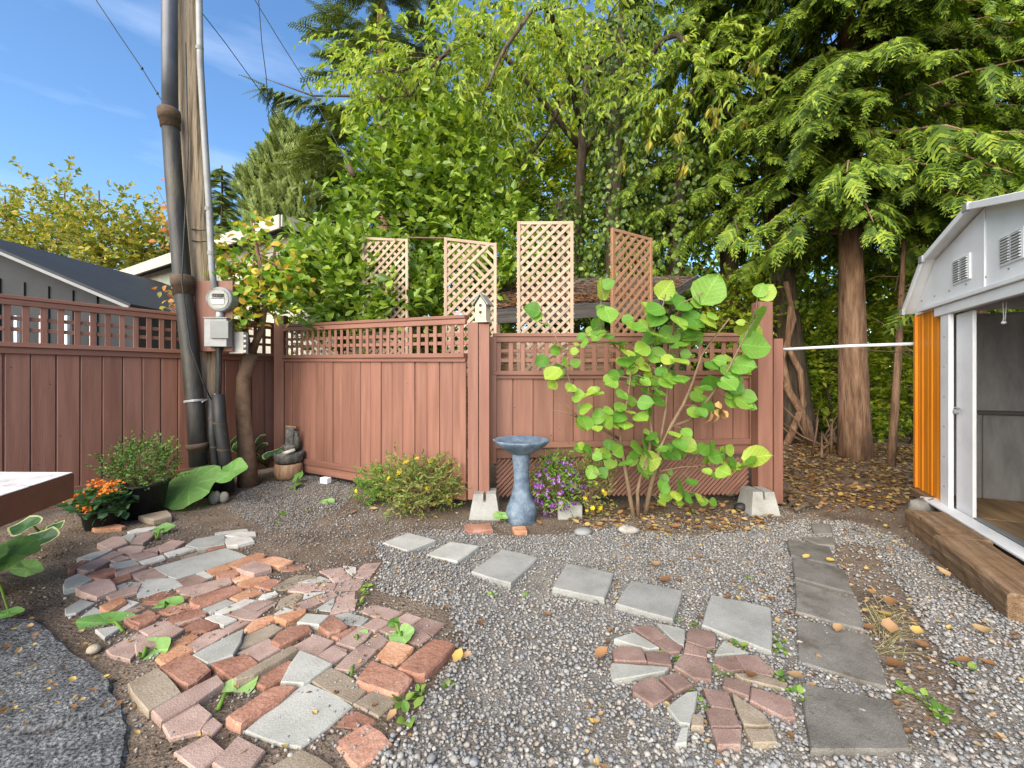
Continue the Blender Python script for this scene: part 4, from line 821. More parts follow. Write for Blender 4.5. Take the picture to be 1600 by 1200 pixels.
for (cx, cy, r) in ((344, 661, 0.065), (350, 702, 0.065), (332, 654, 0.043), (335, 698, 0.043)):
    c = P(cx, cy, my); V, Fc = tube([c + Vector((0, 0, 0.008)), c - Vector((0.002, 0, 0.008))], r, 14); pymesh('pipe_band', V, Fc, m_rust, fc)
cab = MB().tube([P(290, 67, py_ - .1), P(294, 240, py_ - .1), P(284, 440, py_ - .12), P(297, 540, py_ - .12), P(318, 600, py_ - .1), P(333, 630, my)], 0.007, 6)
tag(cab.build('loose_cable', m_black, None, True), 'thin black loose cable hanging down along the black pipe', 'cable')
for lab, pts in (('thin black wire drooping from the sky left of the conifer, uppermost', [P(300, 0, 5.5), P(352, 67, 6), P(405, 140, 7), P(455, 215, 8), P(480, 250, 8.3)]),
                 ('slack black wire hanging nearly straight down left of the trees', [P(404, 0, 5.9), P(409, 67, 6), P(416, 120, 6.1), P(420, 190, 6.3), P(447, 245, 6.5)]),
                 ('black service wire running down to the dark clamp above the laurel', [P(398, 0, 5.4), P(436, 62, 5.5), P(480, 132, 5.6), P(522, 215, 5.7), P(545, 262, 5.75)]),
                 ('thin guy wire with small beads against the blue sky at left', [P(150, 0, 5), P(190, 60, 5), P(222, 107, 5), P(246, 146, 5), P(262, 172, 4.8)])):
    tag(MB().tube(pts, 0.006, 5).build('overhead_wire', m_black), lab, 'wire')
mb = MB(); mb.tube([P(544, 258, 5.75), P(549, 268, 5.75), P(554, 276, 5.75)], [0.03, 0.045, 0.03], 8); tag(mb.build('wire_clamp', m_rust, None, True), 'dark brown clamp block on the service wire in front of the laurel', 'clamp')
for k, (a, b) in enumerate((((222, 107), 'upper'), ((246, 146), 'lower'))):
    V, Fc = sphere(P(a[0], a[1], 5), 0.014, 0.014, 0.02); tag(pymesh('wire_bead', V, Fc, m_black, None, True), f'{b} small black insulator bead on the guy wire at left', 'insulator')

# ------------------------------------------------------------------ neighbouring buildings
m_char = mat('charcoal_wall', [(0.018, 0.020, 0.023), (0.026, 0.029, 0.033)], 2, 0.7, 0.1, 20)
m_roofm = mat('metal_roof', [(0.16, 0.165, 0.17), (0.22, 0.225, 0.23)], 3, 0.5, 0.1, 20)
nb = thing('neighbour_garage', (-8.5, 8.6, 0), 'dark charcoal gabled outbuilding beyond the left fence', 'building')
Yg = 7.2; ex = P(212, 0, Yg).x; ez = P(0, 480, Yg).z; rx = P(-60, 0, Yg).x; rz = P(0, 366, Yg).z; lx = 2 * rx - ex
V = [(lx, Yg, 0), (ex, Yg, 0), (ex, Yg, ez), (rx, Yg, rz), (lx, Yg, ez)]; V += [(x, y + 4, z) for x, y, z in V]
pymesh('wall', V, [(0, 1, 2, 3, 4), (9, 8, 7, 6, 5), (1, 6, 7, 2), (0, 4, 9, 5)], m_char, nb)
for s, e in ((lx, -1), (ex, 1)):
    beam('roof', Vector((s + 0.18 * e, Yg + 1.9, ez - 0.02)), Vector((rx, Yg + 1.9, rz + 0.07)), 4.4, 0.05, m_char, nb)
    beam('barge_board', Vector((s + 0.18 * e, Yg - 0.32, ez - 0.06)), Vector((rx, Yg - 0.32, rz + 0.03)), 0.03, 0.05, m_roofm, nb)
for k in range(9): box('wall_batten', (ex - 0.25 - k * 0.42, Yg - 0.012, ez / 2 + 0.1), (0.05, 0.03, ez + 0.1 + (0.14 * k if k < 7 else 0.9)), m_char, nb)
for k in range(9): box('white_post', (ex - 0.5 - k * 0.42, Yg - 0.25, 1.15), (0.05, 0.05, 2.3), m_white, nb)
m_cream = mat('cream_siding', [(0.36, 0.34, 0.285), (0.43, 0.405, 0.345)], 2, 0.7, 0.1, 20)
m_sage = mat('sage_siding', [(0.24, 0.28, 0.23), (0.30, 0.34, 0.28)], 3, 0.7, 0.1, 20, (4, 4, 0.4))
mh = thing('mobile_home', (-5.5, 9.0, 0), 'cream and sage green mobile home with small windows beyond the fence', 'building')
HC = Vector((P(452, 0, 8.5).x, 8.5, 0)); hu = Vector((-0.857, 0.516, 0)); hv = Vector((0.516, 0.857, 0)); HZ = P(0, 352, 8.5).z
def Hh(a, b, z): return HC + hu * a + hv * b + Vector((0, 0, z))
def quadbox(name, a0, a1, b0, b1, z0, z1, m, par): return box(name, Hh((a0 + a1) / 2, (b0 + b1) / 2, (z0 + z1) / 2), (abs(a1 - a0), abs(b1 - b0), z1 - z0), m, par, hu)
quadbox('wall', 0, 11, 0, 4.0, 0, HZ - 0.1, m_cream, mh)
r_ = quadbox('roof', -0.3, 11.3, -0.35, 4.35, HZ - 0.06, HZ + 0.02, m_roofm, mh)
quadbox('fascia', -0.32, 11.3, -0.40, -0.36, HZ - 0.24, HZ + 0.03, m_cream, mh); quadbox('fascia', -0.36, -0.325, -0.36, 4.3, HZ - 0.20, HZ + 0.03, m_cream, mh)
for k in range(12): quadbox('siding_board', -0.022, -0.002, 0.1 + k * 0.31, 0.1 + k * 0.31 + 0.295, 1.2, HZ - 0.26, m_sage, mh)
for k in range(12): quadbox('siding_board', 2.6 + k * 0.30, 2.6 + k * 0.30 + 0.285, -0.022, -0.002, HZ - 1.05, HZ - 0.30, m_sage, mh)
for k in range(12): quadbox('siding_board', 2.6 + k * 0.30, 2.6 + k * 0.30 + 0.285, -0.021, -0.001, HZ - 2.3, HZ - 1.3, m_sage, mh)
quadbox('trim_band', 2.3, 8.5, -0.05, -0.024, HZ - 1.28, HZ - 1.10, m_cream, mh)
m_win = bpy.data.materials.new('window_glass'); m_win.use_nodes = True; b_ = m_win.node_tree.nodes['Principled BSDF']; b_.inputs['Base Color'].default_value = (0.09, 0.11, 0.12, 1); b_.inputs['Roughness'].default_value = 0.06
for a, z0, z1 in ((6.65, HZ - 1.0, HZ - 0.45), (7.6, HZ - 1.0, HZ - 0.45), (3.4, HZ - 2.1, HZ - 1.35)):
    w_ = quadbox('window', a - 0.36, a + 0.36, -0.06, -0.026, z0, z1, m_white, mh); quadbox('pane', a - 0.29, a - 0.02, -0.068, -0.061, z0 + 0.07, z1 - 0.07, m_win, w_); quadbox('pane', a + 0.02, a + 0.29, -0.068, -0.061, z0 + 0.07, z1 - 0.07, m_win, w_)
# pale lattice screen beside it
m_cl = mat('pale_lattice', [(0.45, 0.42, 0.36), (0.55, 0.52, 0.46)], 5, 0.8, 0.1)
ls = thing('lattice_screen', (-3.3, 7.0, 0), 'pale lattice screen behind laurel in front of the mobile home', 'lattice')
A, B = P(428, 0, 7.0), P(560, 0, 6.6); A.z = B.z = 0; u = (B - A).normalized(); LL = (B - A).length; z1, z0 = 3.25, 1.6
for s in (0, 0.52, LL): beam('upright', A + u * s + Vector((0, 0, z0 - 1.6)), A + u * s + Vector((0, 0, z1 + 0.06)), 0.06, 0.07, m_cl, ls, up=u)
beam('top_rail', A + Vector((0, 0, z1)), B + Vector((0, 0, z1)), 0.06, 0.06, m_cl, ls)
for k in range(-14, 13):
    for sg in (1, -1):
        s0 = k * 0.13; lo_, hi_ = max(0, -s0), min(z1 - z0, LL - s0)
        if hi_ - lo_ < 0.1: continue
        p0, p1 = (s0 + lo_, lo_), (s0 + hi_, hi_)
        if sg < 0: p0, p1 = (LL - p0[0], p0[1]), (LL - p1[0], p1[1])
        beam('slat', A + u * p0[0] + Vector((0, 0.006 * sg, z0 + p0[1])), A + u * p1[0] + Vector((0, 0.006 * sg, z0 + p1[1])), 0.008, 0.038, m_cl, ls, up=-u * sg + Vector((0, 0, 1)), bev=0)
# old lean-to with needle covered roof
m_shing = mat('mossy_shingle', [(0.035, 0.033, 0.03), (0.075, 0.07, 0.062), (0.12, 0.11, 0.095)], 5, 0.95, 0.8, 40, bdist=0.02)
m_oldwood = mat('old_grey_board', [(0.035, 0.032, 0.03), (0.07, 0.064, 0.058), (0.11, 0.10, 0.09)], 4, 0.9, 0.8, 20, (0.3, 6, 6), bdist=0.01)
lt = thing('lean_to', (1.2, 6.2, 0), 'old dark lean-to with needle covered roof behind the trellises', 'shed')
fl, fr = P(768, 484, 5.9), P(1030, 466, 5.7); bl, brr = P(772, 438, 7.4), P(1088, 431, 7.0)
V = [fl, fr, brr, bl]; V += [v - Vector((0, 0, 0.07)) for v in V]
rf = pymesh('roof', V, [(0, 1, 2, 3), (7, 6, 5, 4), (0, 4, 5, 1), (1, 5, 6, 2), (2, 6, 7, 3), (3, 7, 4, 0)], m_shing, lt)
beam('fascia', fl + Vector((0, -0.03, -0.11)), fr + Vector((0, -0.03, -0.11)), 0.03, 0.20, m_oldwood, lt); beam('fascia', fr + Vector((0.02, 0, -0.05)), brr + Vector((0.02, 0, -0.05)), 0.03, 0.12, m_oldwood, lt)
for k in range(12):
    z = 0.2 + k * 0.17
    if z < 1.9: beam('wall_board', Vector((fl.x + 0.1, 6.0, z)), Vector((fr.x - 0.1, 5.85, z)), 0.02, 0.16, m_timber, lt)
for x in (fl.x + 0.08, fr.x - 0.1): beam('corner_post', Vector((x, 5.97, -0.05)), Vector((x, 5.9, 2.1)), 0.09, 0.09, m_timber, lt, up=(1, 0, 0))
nn = 2600; a = rng.uniform(0, 1, nn); b = rng.beta(0.8, 1.4, nn)
pos = np.outer((1 - a) * (1 - b), fl) + np.outer(a * (1 - b), fr) + np.outer(a * b, brr) + np.outer((1 - a) * b, bl); pos[:, 2] += rng.uniform(0.0, 0.03, nn)
ndl = np.array([[-0.012, 0, 0], [0.012, 0, 0], [0.006, 0.09, 0.012], [-0.006, 0.09, 0.006]]); th = rng.uniform(0, 6.28, nn)
Vn, Fn = bake(ndl, [[0, 1, 2, 3]], pos, np.stack([np.cos(th), np.sin(th), 0.3 * np.sin(th)], 1), np.tile([0, -0.3, 1.0], (nn, 1)), rng.uniform(0.5, 1.3, nn)); o = obj('needle_litter', np_mesh('needles', Vn, Fn), m_needle, lt); o['kind'] = 'stuff'

# ------------------------------------------------------------------ bench corner at left
bt = thing('bench', (-2.9, 2.2, 0), 'thick brown painted bench top with worn white surface at the left edge', 'bench')
bz = 0.70; c1 = G(117, 738, bz); c2 = G(0, 776, bz)
ru = (c2 - c1).normalized(); e2 = c1 + ru * 1.1; lw = Vector((-0.95, 0.02, 0))
V = [c1, e2, e2 + lw, c1 + lw]; V = [Vector((v.x, v.y, bz)) for v in V] + [Vector((v.x, v.y, bz - 0.155)) for v in V]
me = bpy.data.meshes.new('bench_top'); bm = bmesh.new(); vs = [bm.verts.new(v) for v in V]
for f in [(0, 1, 2, 3), (7, 6, 5, 4), (0, 4, 5, 1), (1, 5, 6, 2), (2, 6, 7, 3), (3, 7, 4, 0)]: bm.faces.new([vs[i] for i in f])
bmesh.ops.recalc_face_normals(bm, faces=bm.faces[:]); bmesh.ops.bevel(bm, geom=bm.edges[:], offset=0.008, segments=2, affect='EDGES'); bm.to_mesh(me); bm.free()
m_bench = mat('bench_brown', [(0.15, 0.062, 0.036), (0.20, 0.085, 0.05)], 3, 0.6, 0.3, 30, (0.5, 5, 5), dirt=((0.06, 0.03, 0.02), 14, 0.68, 0.6))
obj('bench_top', me, m_bench, bt)
m_worn = mat('worn_white', [(0.42, 0.40, 0.40), (0.60, 0.58, 0.58), (0.70, 0.68, 0.68)], 5, 0.7, 0.3, 30, dirt=((0.14, 0.06, 0.045), 7, 0.56, 0.9))
ci = sum(V[:4], Vector()) / 4
V2 = [ci + (v - ci) * 0.985 for v in V[:4]]; V2 = [Vector((v.x, v.y, bz + 0.003)) for v in V2] + [Vector((v.x, v.y, bz - 0.002)) for v in V2]
pymesh('painted_surface', V2, [(0, 3, 2, 1), (0, 1, 5, 4), (1, 2, 6, 5), (2, 3, 7, 6), (3, 0, 4, 7)], m_worn, bt)
for f in ((0.6, 0.2), (0.6, 0.85), (0.92, 0.2), (0.92, 0.85)):
    p = c1 + (e2 - c1) * f[1] + lw * f[0]; box('leg', (p.x, p.y, 0.27), (0.1, 0.1, 0.545), m_bench, bt)

# ------------------------------------------------------------------ birdbath
bb = thing('birdbath', G(815, 816), 'slate blue birdbath with scalloped bowl and textured pedestal', 'birdbath')
c = G(815, 816); c.y += 0.08; c.z = 0
pf = [(0.125, -0.02), (0.132, 0.02), (0.138, 0.07), (0.130, 0.12), (0.105, 0.18), (0.082, 0.25), (0.070, 0.33), (0.068, 0.42), (0.074, 0.50), (0.082, 0.56), (0.078, 0.60)]
prof = []
for i in range(len(pf) - 1):
    for k in range(4): f = k / 4; prof.append((pf[i][0] + (pf[i+1][0] - pf[i][0]) * f, pf[i][1] + (pf[i+1][1] - pf[i][1]) * f))
prof.append(pf[-1])
def wob(i, t): z = prof[i][1]; return 1 + 0.035 * math.sin(i * 1.5 + 4 * t) * math.sin(7 * t + i) + (0.05 * math.sin(3 * t + z * 9) if z > 0.3 else 0.0) + (0.03 * abs(math.sin(5 * t)) if z < 0.14 else 0)
pymesh('pedestal', *lathe(prof, 40, c, wob), m_slate, bb, True)
bp_ = [(0.06, 0.585), (0.10, 0.60), (0.16, 0.635), (0.21, 0.675), (0.237, 0.705), (0.245, 0.722), (0.236, 0.724), (0.20, 0.695), (0.14, 0.675), (0.07, 0.668), (0.01, 0.667)]
pymesh('bowl', *lathe(bp_, 48, c, lambda i, t: 1 + (0.085 * abs(math.sin(5.5 * t)) - 0.02 if 3 <= i <= 7 else 0)), m_slate, bb, True)

# ------------------------------------------------------------------ barrel fountain with little post and bird figure
ft = thing('barrel_fountain', G(444, 751), 'small barrel shaped garden fountain with stump and bird figure in the corner', 'fountain')
c = G(443, 752); c.y += 0.12; c.z = 0
pymesh('lower_tub', *lathe([(0.11, 0), (0.15, 0.03), (0.165, 0.10), (0.16, 0.17), (0.145, 0.20), (0.125, 0.20), (0.12, 0.16), (0.01, 0.15)], 24, c, lambda i, t: 1 + 0.018 * math.cos(12 * t)), m_terr, ft, True)
pymesh('upper_bowl', *lathe([(0.09, 0.19), (0.15, 0.22), (0.17, 0.28), (0.175, 0.33), (0.16, 0.345), (0.145, 0.33), (0.13, 0.27), (0.01, 0.26)], 20, c + Vector((-0.01, 0.02, 0)), lambda i, t: 1 + 0.07 * math.sin(3 * t + 1) + 0.03 * math.sin(7 * t)), m_darkstone, ft, True)
MB().tube([c + Vector((-0.02, -0.08, 0.33)), c + Vector((0.06, -0.15, 0.36)), c + Vector((0.14, -0.12, 0.39))], [0.03, 0.025, 0.02], 7).build('spill_lip', m_pw, ft, True)
pymesh('stump_plinth', *lathe([(0.10, 0.36), (0.10, 0.40), (0.09, 0.42)], 14, c + Vector((-0.03, 0.09, 0.0))), m_darkstone, ft)
MB().tube([c + Vector((-0.03, 0.10, 0.25)), c + Vector((-0.03, 0.10, 0.42)), c + Vector((-0.035, 0.1, 0.55)), c + Vector((-0.03, 0.1, 0.64))], [0.075, 0.062, 0.052, 0.06], 12).build('stump', m_darkstone, ft, True)
MB().tube([c + Vector((-0.09, 0.1, 0.645)), c + Vector((0.04, 0.1, 0.635))], [0.02, 0.016], 8).build('perch_top', m_terr, ft, True)
MB().tube([c + Vector((0.085, 0.07, 0.38)), c + Vector((0.075, 0.07, 0.44)), c + Vector((0.07, 0.06, 0.50)), c + Vector((0.075, 0.05, 0.56)), c + Vector((0.08, 0.04, 0.59))], [0.02, 0.04, 0.036, 0.022, 0.026], 10).tube([c + Vector((0.08, 0.03, 0.59)), c + Vector((0.08, -0.01, 0.585))], [0.012, 0.003], 6).build('bird_figure', m_darkstone, ft, True)
wl2 = box('white_block', G(507, 758) + Vector((0, 0.03, 0.05)), (0.11, 0.07, 0.07), m_white, None, (1, -0.4, 0)); tag(wl2, 'small white plastic block on black foot below the gate', 'block')

# ------------------------------------------------------------------ pots
def potmesh(name, label, c, r0, r1, h, m, cat='pot', parent=None, rim=0.02):
    return lathe([(r0, 0.0), (r1, h - rim), (r1 + 0.012, h - rim), (r1 + 0.014, h), (r1 - 0.004, h), (r1 - 0.012, h - 0.05), (0.01, h - 0.05)], 32, c)
# ------------------------------------------------------------------ leaf prototypes
OV = np.array([(0, 0, 0), (-.26, .3, .06), (0, .3, 0), (.26, .3, .06), (-.23, .65, .03), (0, .65, -.03), (.23, .65, .03), (0, 1, -.13)])
OF = np.array([[0, 2, 1], [0, 3, 2], [1, 2, 5], [1, 5, 4], [2, 3, 6], [2, 6, 5], [4, 5, 7], [5, 6, 7]])
NV = OV * np.array([0.62, 1, 1.6])                       # narrow drooping leaf
DV = np.array([(0, 0, 0), (-.3, .45, .06), (0, 1, -.12), (.3, .45, .06)]); DF = np.array([[0, 3, 2], [0, 2, 1]])
def frond(n=9, wid=0.055, ang=0.9, ll=0.42, droop=0.22):
    V = []; Q = []
    def quad(p, d, l, w, z0, z1):
        s = np.array([d[1], -d[0]]); a = p - s * w; b = p + s * w; c = p + d * l + s * w * 0.25; e = p + d * l - s * w * 0.25
        k = len(V); V.extend([(a[0], a[1], z0), (b[0], b[1], z0), (c[0], c[1], z1), (e[0], e[1], z1)]); Q.append([k, k + 1, k + 2, k + 3])
    zz = lambda y: -droop * y * y
    for i in range(n):
        y = 0.05 + 0.85 * i / n; l = ll * (1 - 0.75 * y) * (0.8 + 0.4 * ((i * 7) % 5) / 5)
        for sg in (-1, 1):
            yy = y + (0.04 if sg > 0 else 0); d = np.array([sg * math.sin(ang), math.cos(ang)]); quad(np.array([0.0, yy]), d, l, wid * (1.1 - 0.5 * y), zz(yy), zz(yy) - l * 0.28)
            m = np.array([0.0, yy]) + d * l * 0.45; d2 = np.array([sg * math.sin(ang - 0.65), math.cos(ang - 0.65)]); quad(m, d2, l * 0.5, wid * 0.7, zz(yy) - l * 0.12, zz(yy) - l * 0.3)
    quad(np.array([0.0, 0.0]), np.array([0.0, 1.0]), 1.0, wid * 0.5, 0.0, zz(1))
    return np.array(V), np.array(Q)
CVAR = [frond(), frond(7, 0.045, 0.75, 0.5, 0.42), frond(8, 0.05, 1.05, 0.36, 0.5)]; CV, CQ = frond(); FV, FQ = frond(12, 0.028, 1.0, 0.30, 0.12); KV, KQ = frond(5, 0.09, 0.7, 0.5, 0.0)

def ell(n, c, r, shell=0.55):
    d = rdir(n); rr = shell + (1 - shell) * rng.uniform(0, 1, n) ** 0.6
    lump = 1 + 0.16 * np.sin(d[:, 0] * 5 + c[0]) * np.sin(d[:, 2] * 6 + c[1]) + 0.12 * np.sin(d[:, 1] * 9 + d[:, 0] * 7)
    return np.asarray(c) + d * (rr * lump)[:, None] * np.asarray(r), d
def leaf_twigs(base, dirs, length, nl, size, droop=0.2, up=0.6, spread=1.0, proto=(OV, OF), hang=0.0):
    n = len(base); f = np.tile((np.arange(nl) + 0.5) / nl, n); k = np.repeat(np.arange(n), nl)
    d = dirs[k]; L_ = np.repeat(length, nl) if np.ndim(length) else np.full(n * nl, length)
    pos = base[k] + d * (L_ * f)[:, None]; pos[:, 2] -= droop * L_ * f * f
    side = np.cross(d, np.tile([0, 0, 1.0], (n * nl, 1))); side += rng.normal(0, 0.35, side.shape)
    sg = np.where(np.arange(n * nl) % 2 == 0, 1, -1)[:, None]
    ax = d * 0.7 + side * sg * spread + rng.normal(0, 0.25, side.shape); ax[:, 2] -= hang
    nr = np.tile([0, -0.25, up], (n * nl, 1)) + rng.normal(0, 0.45, (n * nl, 3))
    s = rng.uniform(0.65, 1.25, n * nl) * size
    return bake(proto[0], proto[1], pos, ax, nr, s)
def limbs(mb, root, tips, r0, n=5):
    for t in tips:
        t = Vector(t); mid = root.lerp(t, 0.5) + Vector((random.uniform(-.15, .15), random.uniform(-.15, .15), random.uniform(0, .2))); mb.tube([root, mid, t], [r0, r0 * 0.65, r0 * 0.25], n)
def tree(name, label, base, height, r0, bark, crownmesh, leaf, group=None, lean=(0, 0), tips=(), cat='tree', trunkpts=None):
    base = Vector(base); base.z = gz1(base.x, base.y) - 0.05
    t = thing(name, base, label, cat, group); mb = MB(); ps = trunkpts
    if ps is None: ps = [base + Vector((lean[0] * f + 0.06 * math.sin(f * 9), lean[1] * f, height * f)) for f in np.linspace(0, 1, 8)]
    rr = [r0 * (1.35 if i == 0 else 1) * (1 - 0.75 * i / (len(ps) - 1)) for i in range(len(ps))]
    mb.tube(ps, rr, 12); 
    for tp in tips:
        tp = Vector(tp); k = min(range(len(ps)), key=lambda i: abs(ps[i].z - (tp.z - 0.25 * (tp - ps[i]).length))); limbs(mb, Vector(ps[k]), [tp], rr[k] * 0.45)
    mb.build('trunk', bark, t, True)
    obj('crown', crownmesh, leaf, t); return t

# ---- far alders on the left
for k, (px, top, Y, w, lab) in enumerate([(20, 300, 25, 2.6, 'thin autumn alder at the far left, yellowing'), (88, 286, 27, 2.8, 'thin autumn alder with golden crown above the charcoal roof peak'), (160, 292, 24, 2.5, 'golden leafed alder right of the tallest alder crowns'), (222, 325, 25, 2.0, 'sparse yellow alder nearest left of the black pipe'), (262, 345, 28, 1.8, 'small sparse alder partly behind the black pipe'), (-70, 310, 26, 3, 'autumn alder cut by the left picture edge')]):
    b = P(px, 0, Y); zt = P(0, top, Y).z; tw = []; c = (b.x, Y, zt * 0.62)
    p, d = ell(620, c, (w * 1.15, w, zt * 0.40), 0.15); dd = d * 0.8 + rng.normal(0, 0.5, d.shape); dd[:, 2] += 0.4
    V, Fs = leaf_twigs(p, dd / np.linalg.norm(dd, axis=1, keepdims=True), 0.9, 8, 0.30, 0.25, proto=(DV, DF))
    tips = [p[i] for i in range(0, 620, 22)]
    tree('alder_tree', lab, (b.x, Y, 0), zt * 0.97, 0.13, m_treed, np_mesh('crown', V, Fs), m_alder, 'autumn alders beyond the left fence', (random.uniform(-.6, .6), 0), tips)
# ---- conifers seen left of the forest
def conifer(label, px, top, Y, wid, leaf, name='conifer_tree', bark=m_treed, proto=(FV, FQ), sp=0.8, nb=90, per=7, z0=1.0, droop=0.35, group=None, xoff=0):
    b = P(px, 0, Y); H = P(0, top, Y).z; ps, ax, nr, sz = [], [], [], []
    for k in range(nb):
        f = (k + rng.uniform(0, 1)) / nb; z = z0 + (H - z0) * f; L_ = wid * (1 - f) ** 0.8 + 0.15; a = rng.uniform(0, 6.28); L_ *= rng.uniform(0.75, 1.15)
        d = np.array([math.cos(a), math.sin(a), 0.0])
        for j in range(per):
            g = 0.25 + 0.75 * (j + rng.uniform(0, 1)) / per; ps.append([b.x + d[0] * L_ * g, Y + d[1] * L_ * g, z + L_ * (0.12 * g - droop * g * g)])
            sd = np.array([-d[1], d[0], 0]) * (1 if j % 2 else -1); ax.append(d * 0.9 + sd * rng.uniform(0.2, 0.9) + np.array([0, 0, -0.25 * droop / 0.35 + rng.normal(0, .12)])); nr.append([rng.normal(0, .25), rng.normal(0, .25), 1]); sz.append(sp * rng.uniform(0.6, 1.2) * (0.5 + 0.5 * (1 - f)))
    V, Fc = bake(proto[0], proto[1], ps, ax, nr, np.array(sz))
    return tree(name, label, (b.x, Y, 0), H, 0.18, bark, np_mesh('crown', V, Fc), leaf, group)
conifer('slim distant conifer with pointed tip right of the utility pole', 346, 262, 27, 2.6, m_cyp, nb=190, sp=1.5, per=9, droop=0.5)
conifer('yellowing larch in front of the distant conifer, above the mobile home roof', 392, 300, 22, 2.0, m_larch, nb=70)
conifer('small green conifer between the larch and the cypress', 425, 335, 20, 1.6, m_cyp, nb=60)
def dome(label, name, c, r, n, size, leaf, proto=(KV, KQ), bark=m_treed, upw=0.9, trunk_h=None):
    p, d = ell(n, c, r, 0.72); keep = p[:, 1] < c[1] + 0.55 * r[1]; p, d = p[keep], d[keep]
    ax = d * 0.8 + rng.normal(0, 0.35, d.shape); ax[:, 2] += upw; nr = d + rng.normal(0, 0.4, d.shape)
    V, Fc = bake(proto[0], proto[1], p, ax, nr, rng.uniform(0.6, 1.2, len(p)) * size)
    return tree(name, label, (c[0], c[1], 0), trunk_h or c[2], 0.2, bark, np_mesh('crown', V, Fc), leaf)
q = P(478, 325, 13); dome('dense rounded grey green cypress left of the fir', 'cypress_tree', (q.x, 13, q.z - 0.3), (1.45, 1.4, 2.5), 4200, 0.40, m_cyp)
q = P(440, 375, 14.5); dome('lower pale green cypress at the left end of the forest', 'cypress_tree', (q.x, 14.5, q.z - 0.5), (1.15, 1.1, 2.0), 2400, 0.38, m_cyp)
# tall fir with a bough reaching out to the left
conifer('tall dark fir rising out of the picture behind the laurel', 598, -420, 11.5, 2.75, m_fir, 'fir_tree', m_tree, frond(9, 0.034, 1.0, 0.32, 0.12), 0.98, 205, 14, 1.5, 0.42)
b0, b1 = P(560, 150, 10.2), P(412, 122, 9.6); ps, ax = [], []
for k in range(60):
    f = rng.uniform(0.05, 1); p = b0.lerp(b1, f); p.z -= 0.25 * math.sin(f * 2.6) + rng.uniform(0, 0.35) * (1 - f); ps.append(p[:]); ax.append([-0.8 + rng.normal(0, .3), rng.normal(0, .5), -0.55 + rng.normal(0, .3)])
V, Fc = bake(FV, FQ, ps, ax, np.tile([0, -0.4, 1.0], (60, 1)) + rng.normal(0, .2, (60, 3)), rng.uniform(0.35, 0.75, 60))
t = thing('fir_bough', b0, 'dark fir bough reaching left against the blue sky', 'branch'); obj('needle_sprays', np_mesh('spray', V, Fc), m_fir, t); MB().tube([b0 + Vector((0.6, 1.2, -0.1)), b0, b0.lerp(b1, 0.5) - Vector((0, 0, 0.2)), b1], [0.05, 0.035, 0.022, 0.006], 6).build('branch_stem', m_treed, t, True)

# ---- laurels right behind the fence
def laurel(label, lst, base, name='laurel_tree', size=0.155, group=None):
    out = []; tips = []
    for c, r, n in lst:
        p, d = ell(n, c, r, 0.35); dd = d * 0.7 + rng.normal(0, 0.35, d.shape); dd[:, 2] += 0.75; dd[:, 1] -= 0.2; dd /= np.linalg.norm(dd, axis=1, keepdims=True)
        out.append(leaf_twigs(p, dd, rng.uniform(0.25, 0.5, len(p)), 9, size, 0.05, 0.55)); tips += [p[i] for i in range(0, len(p), 18)]
    V, Fs = join_bakes(out); return tree(name, label, base, max(c[2] for c, r, n in lst), 0.07, m_treed, np_mesh('crown', V, Fs), m_laurel, group, (0, 0), tips)
laurel('bushy glossy green laurel tree standing behind the trellises', [((-1.75, 7.2, 3.9), (1.25, 0.8, 1.25), 330), ((-1.1, 7.3, 4.5), (1.1, 0.8, 1.2), 300), ((-2.25, 7.0, 4.7), (0.45, 0.5, 0.75), 70), ((-1.3, 7.0, 5.3), (0.5, 0.5, 0.6), 60)], (-1.5, 7.4, 0))
laurel('low glossy laurel bush leaning over the gate lattice', [((-2.45, 6.0, 2.55), (0.8, 0.35, 0.75), 190), ((-2.95, 6.3, 2.45), (0.6, 0.3, 0.75), 110), ((-2.05, 5.5, 2.05), (0.3, 0.2, 0.4), 38), ((-2.35, 5.8, 2.7), (0.25, 0.2, 0.5), 34), ((-1.5, 6.0, 2.2), (0.5, 0.3, 0.5), 70), ((-3.1, 6.6, 3.1), (0.4, 0.3, 0.5), 50)], (-2.5, 6.2, 0), 'laurel_bush', 0.145)
laurel('dark green laurel between the two left trellises', [((-0.75, 6.6, 2.5), (0.75, 0.45, 0.95), 150), ((-0.2, 6.9, 3.3), (0.7, 0.4, 0.8), 130)], (-0.7, 6.8, 0), 'laurel_bush', 0.13)

# ---- dense evergreen mass closing the gaps behind
def droopbase(): pass
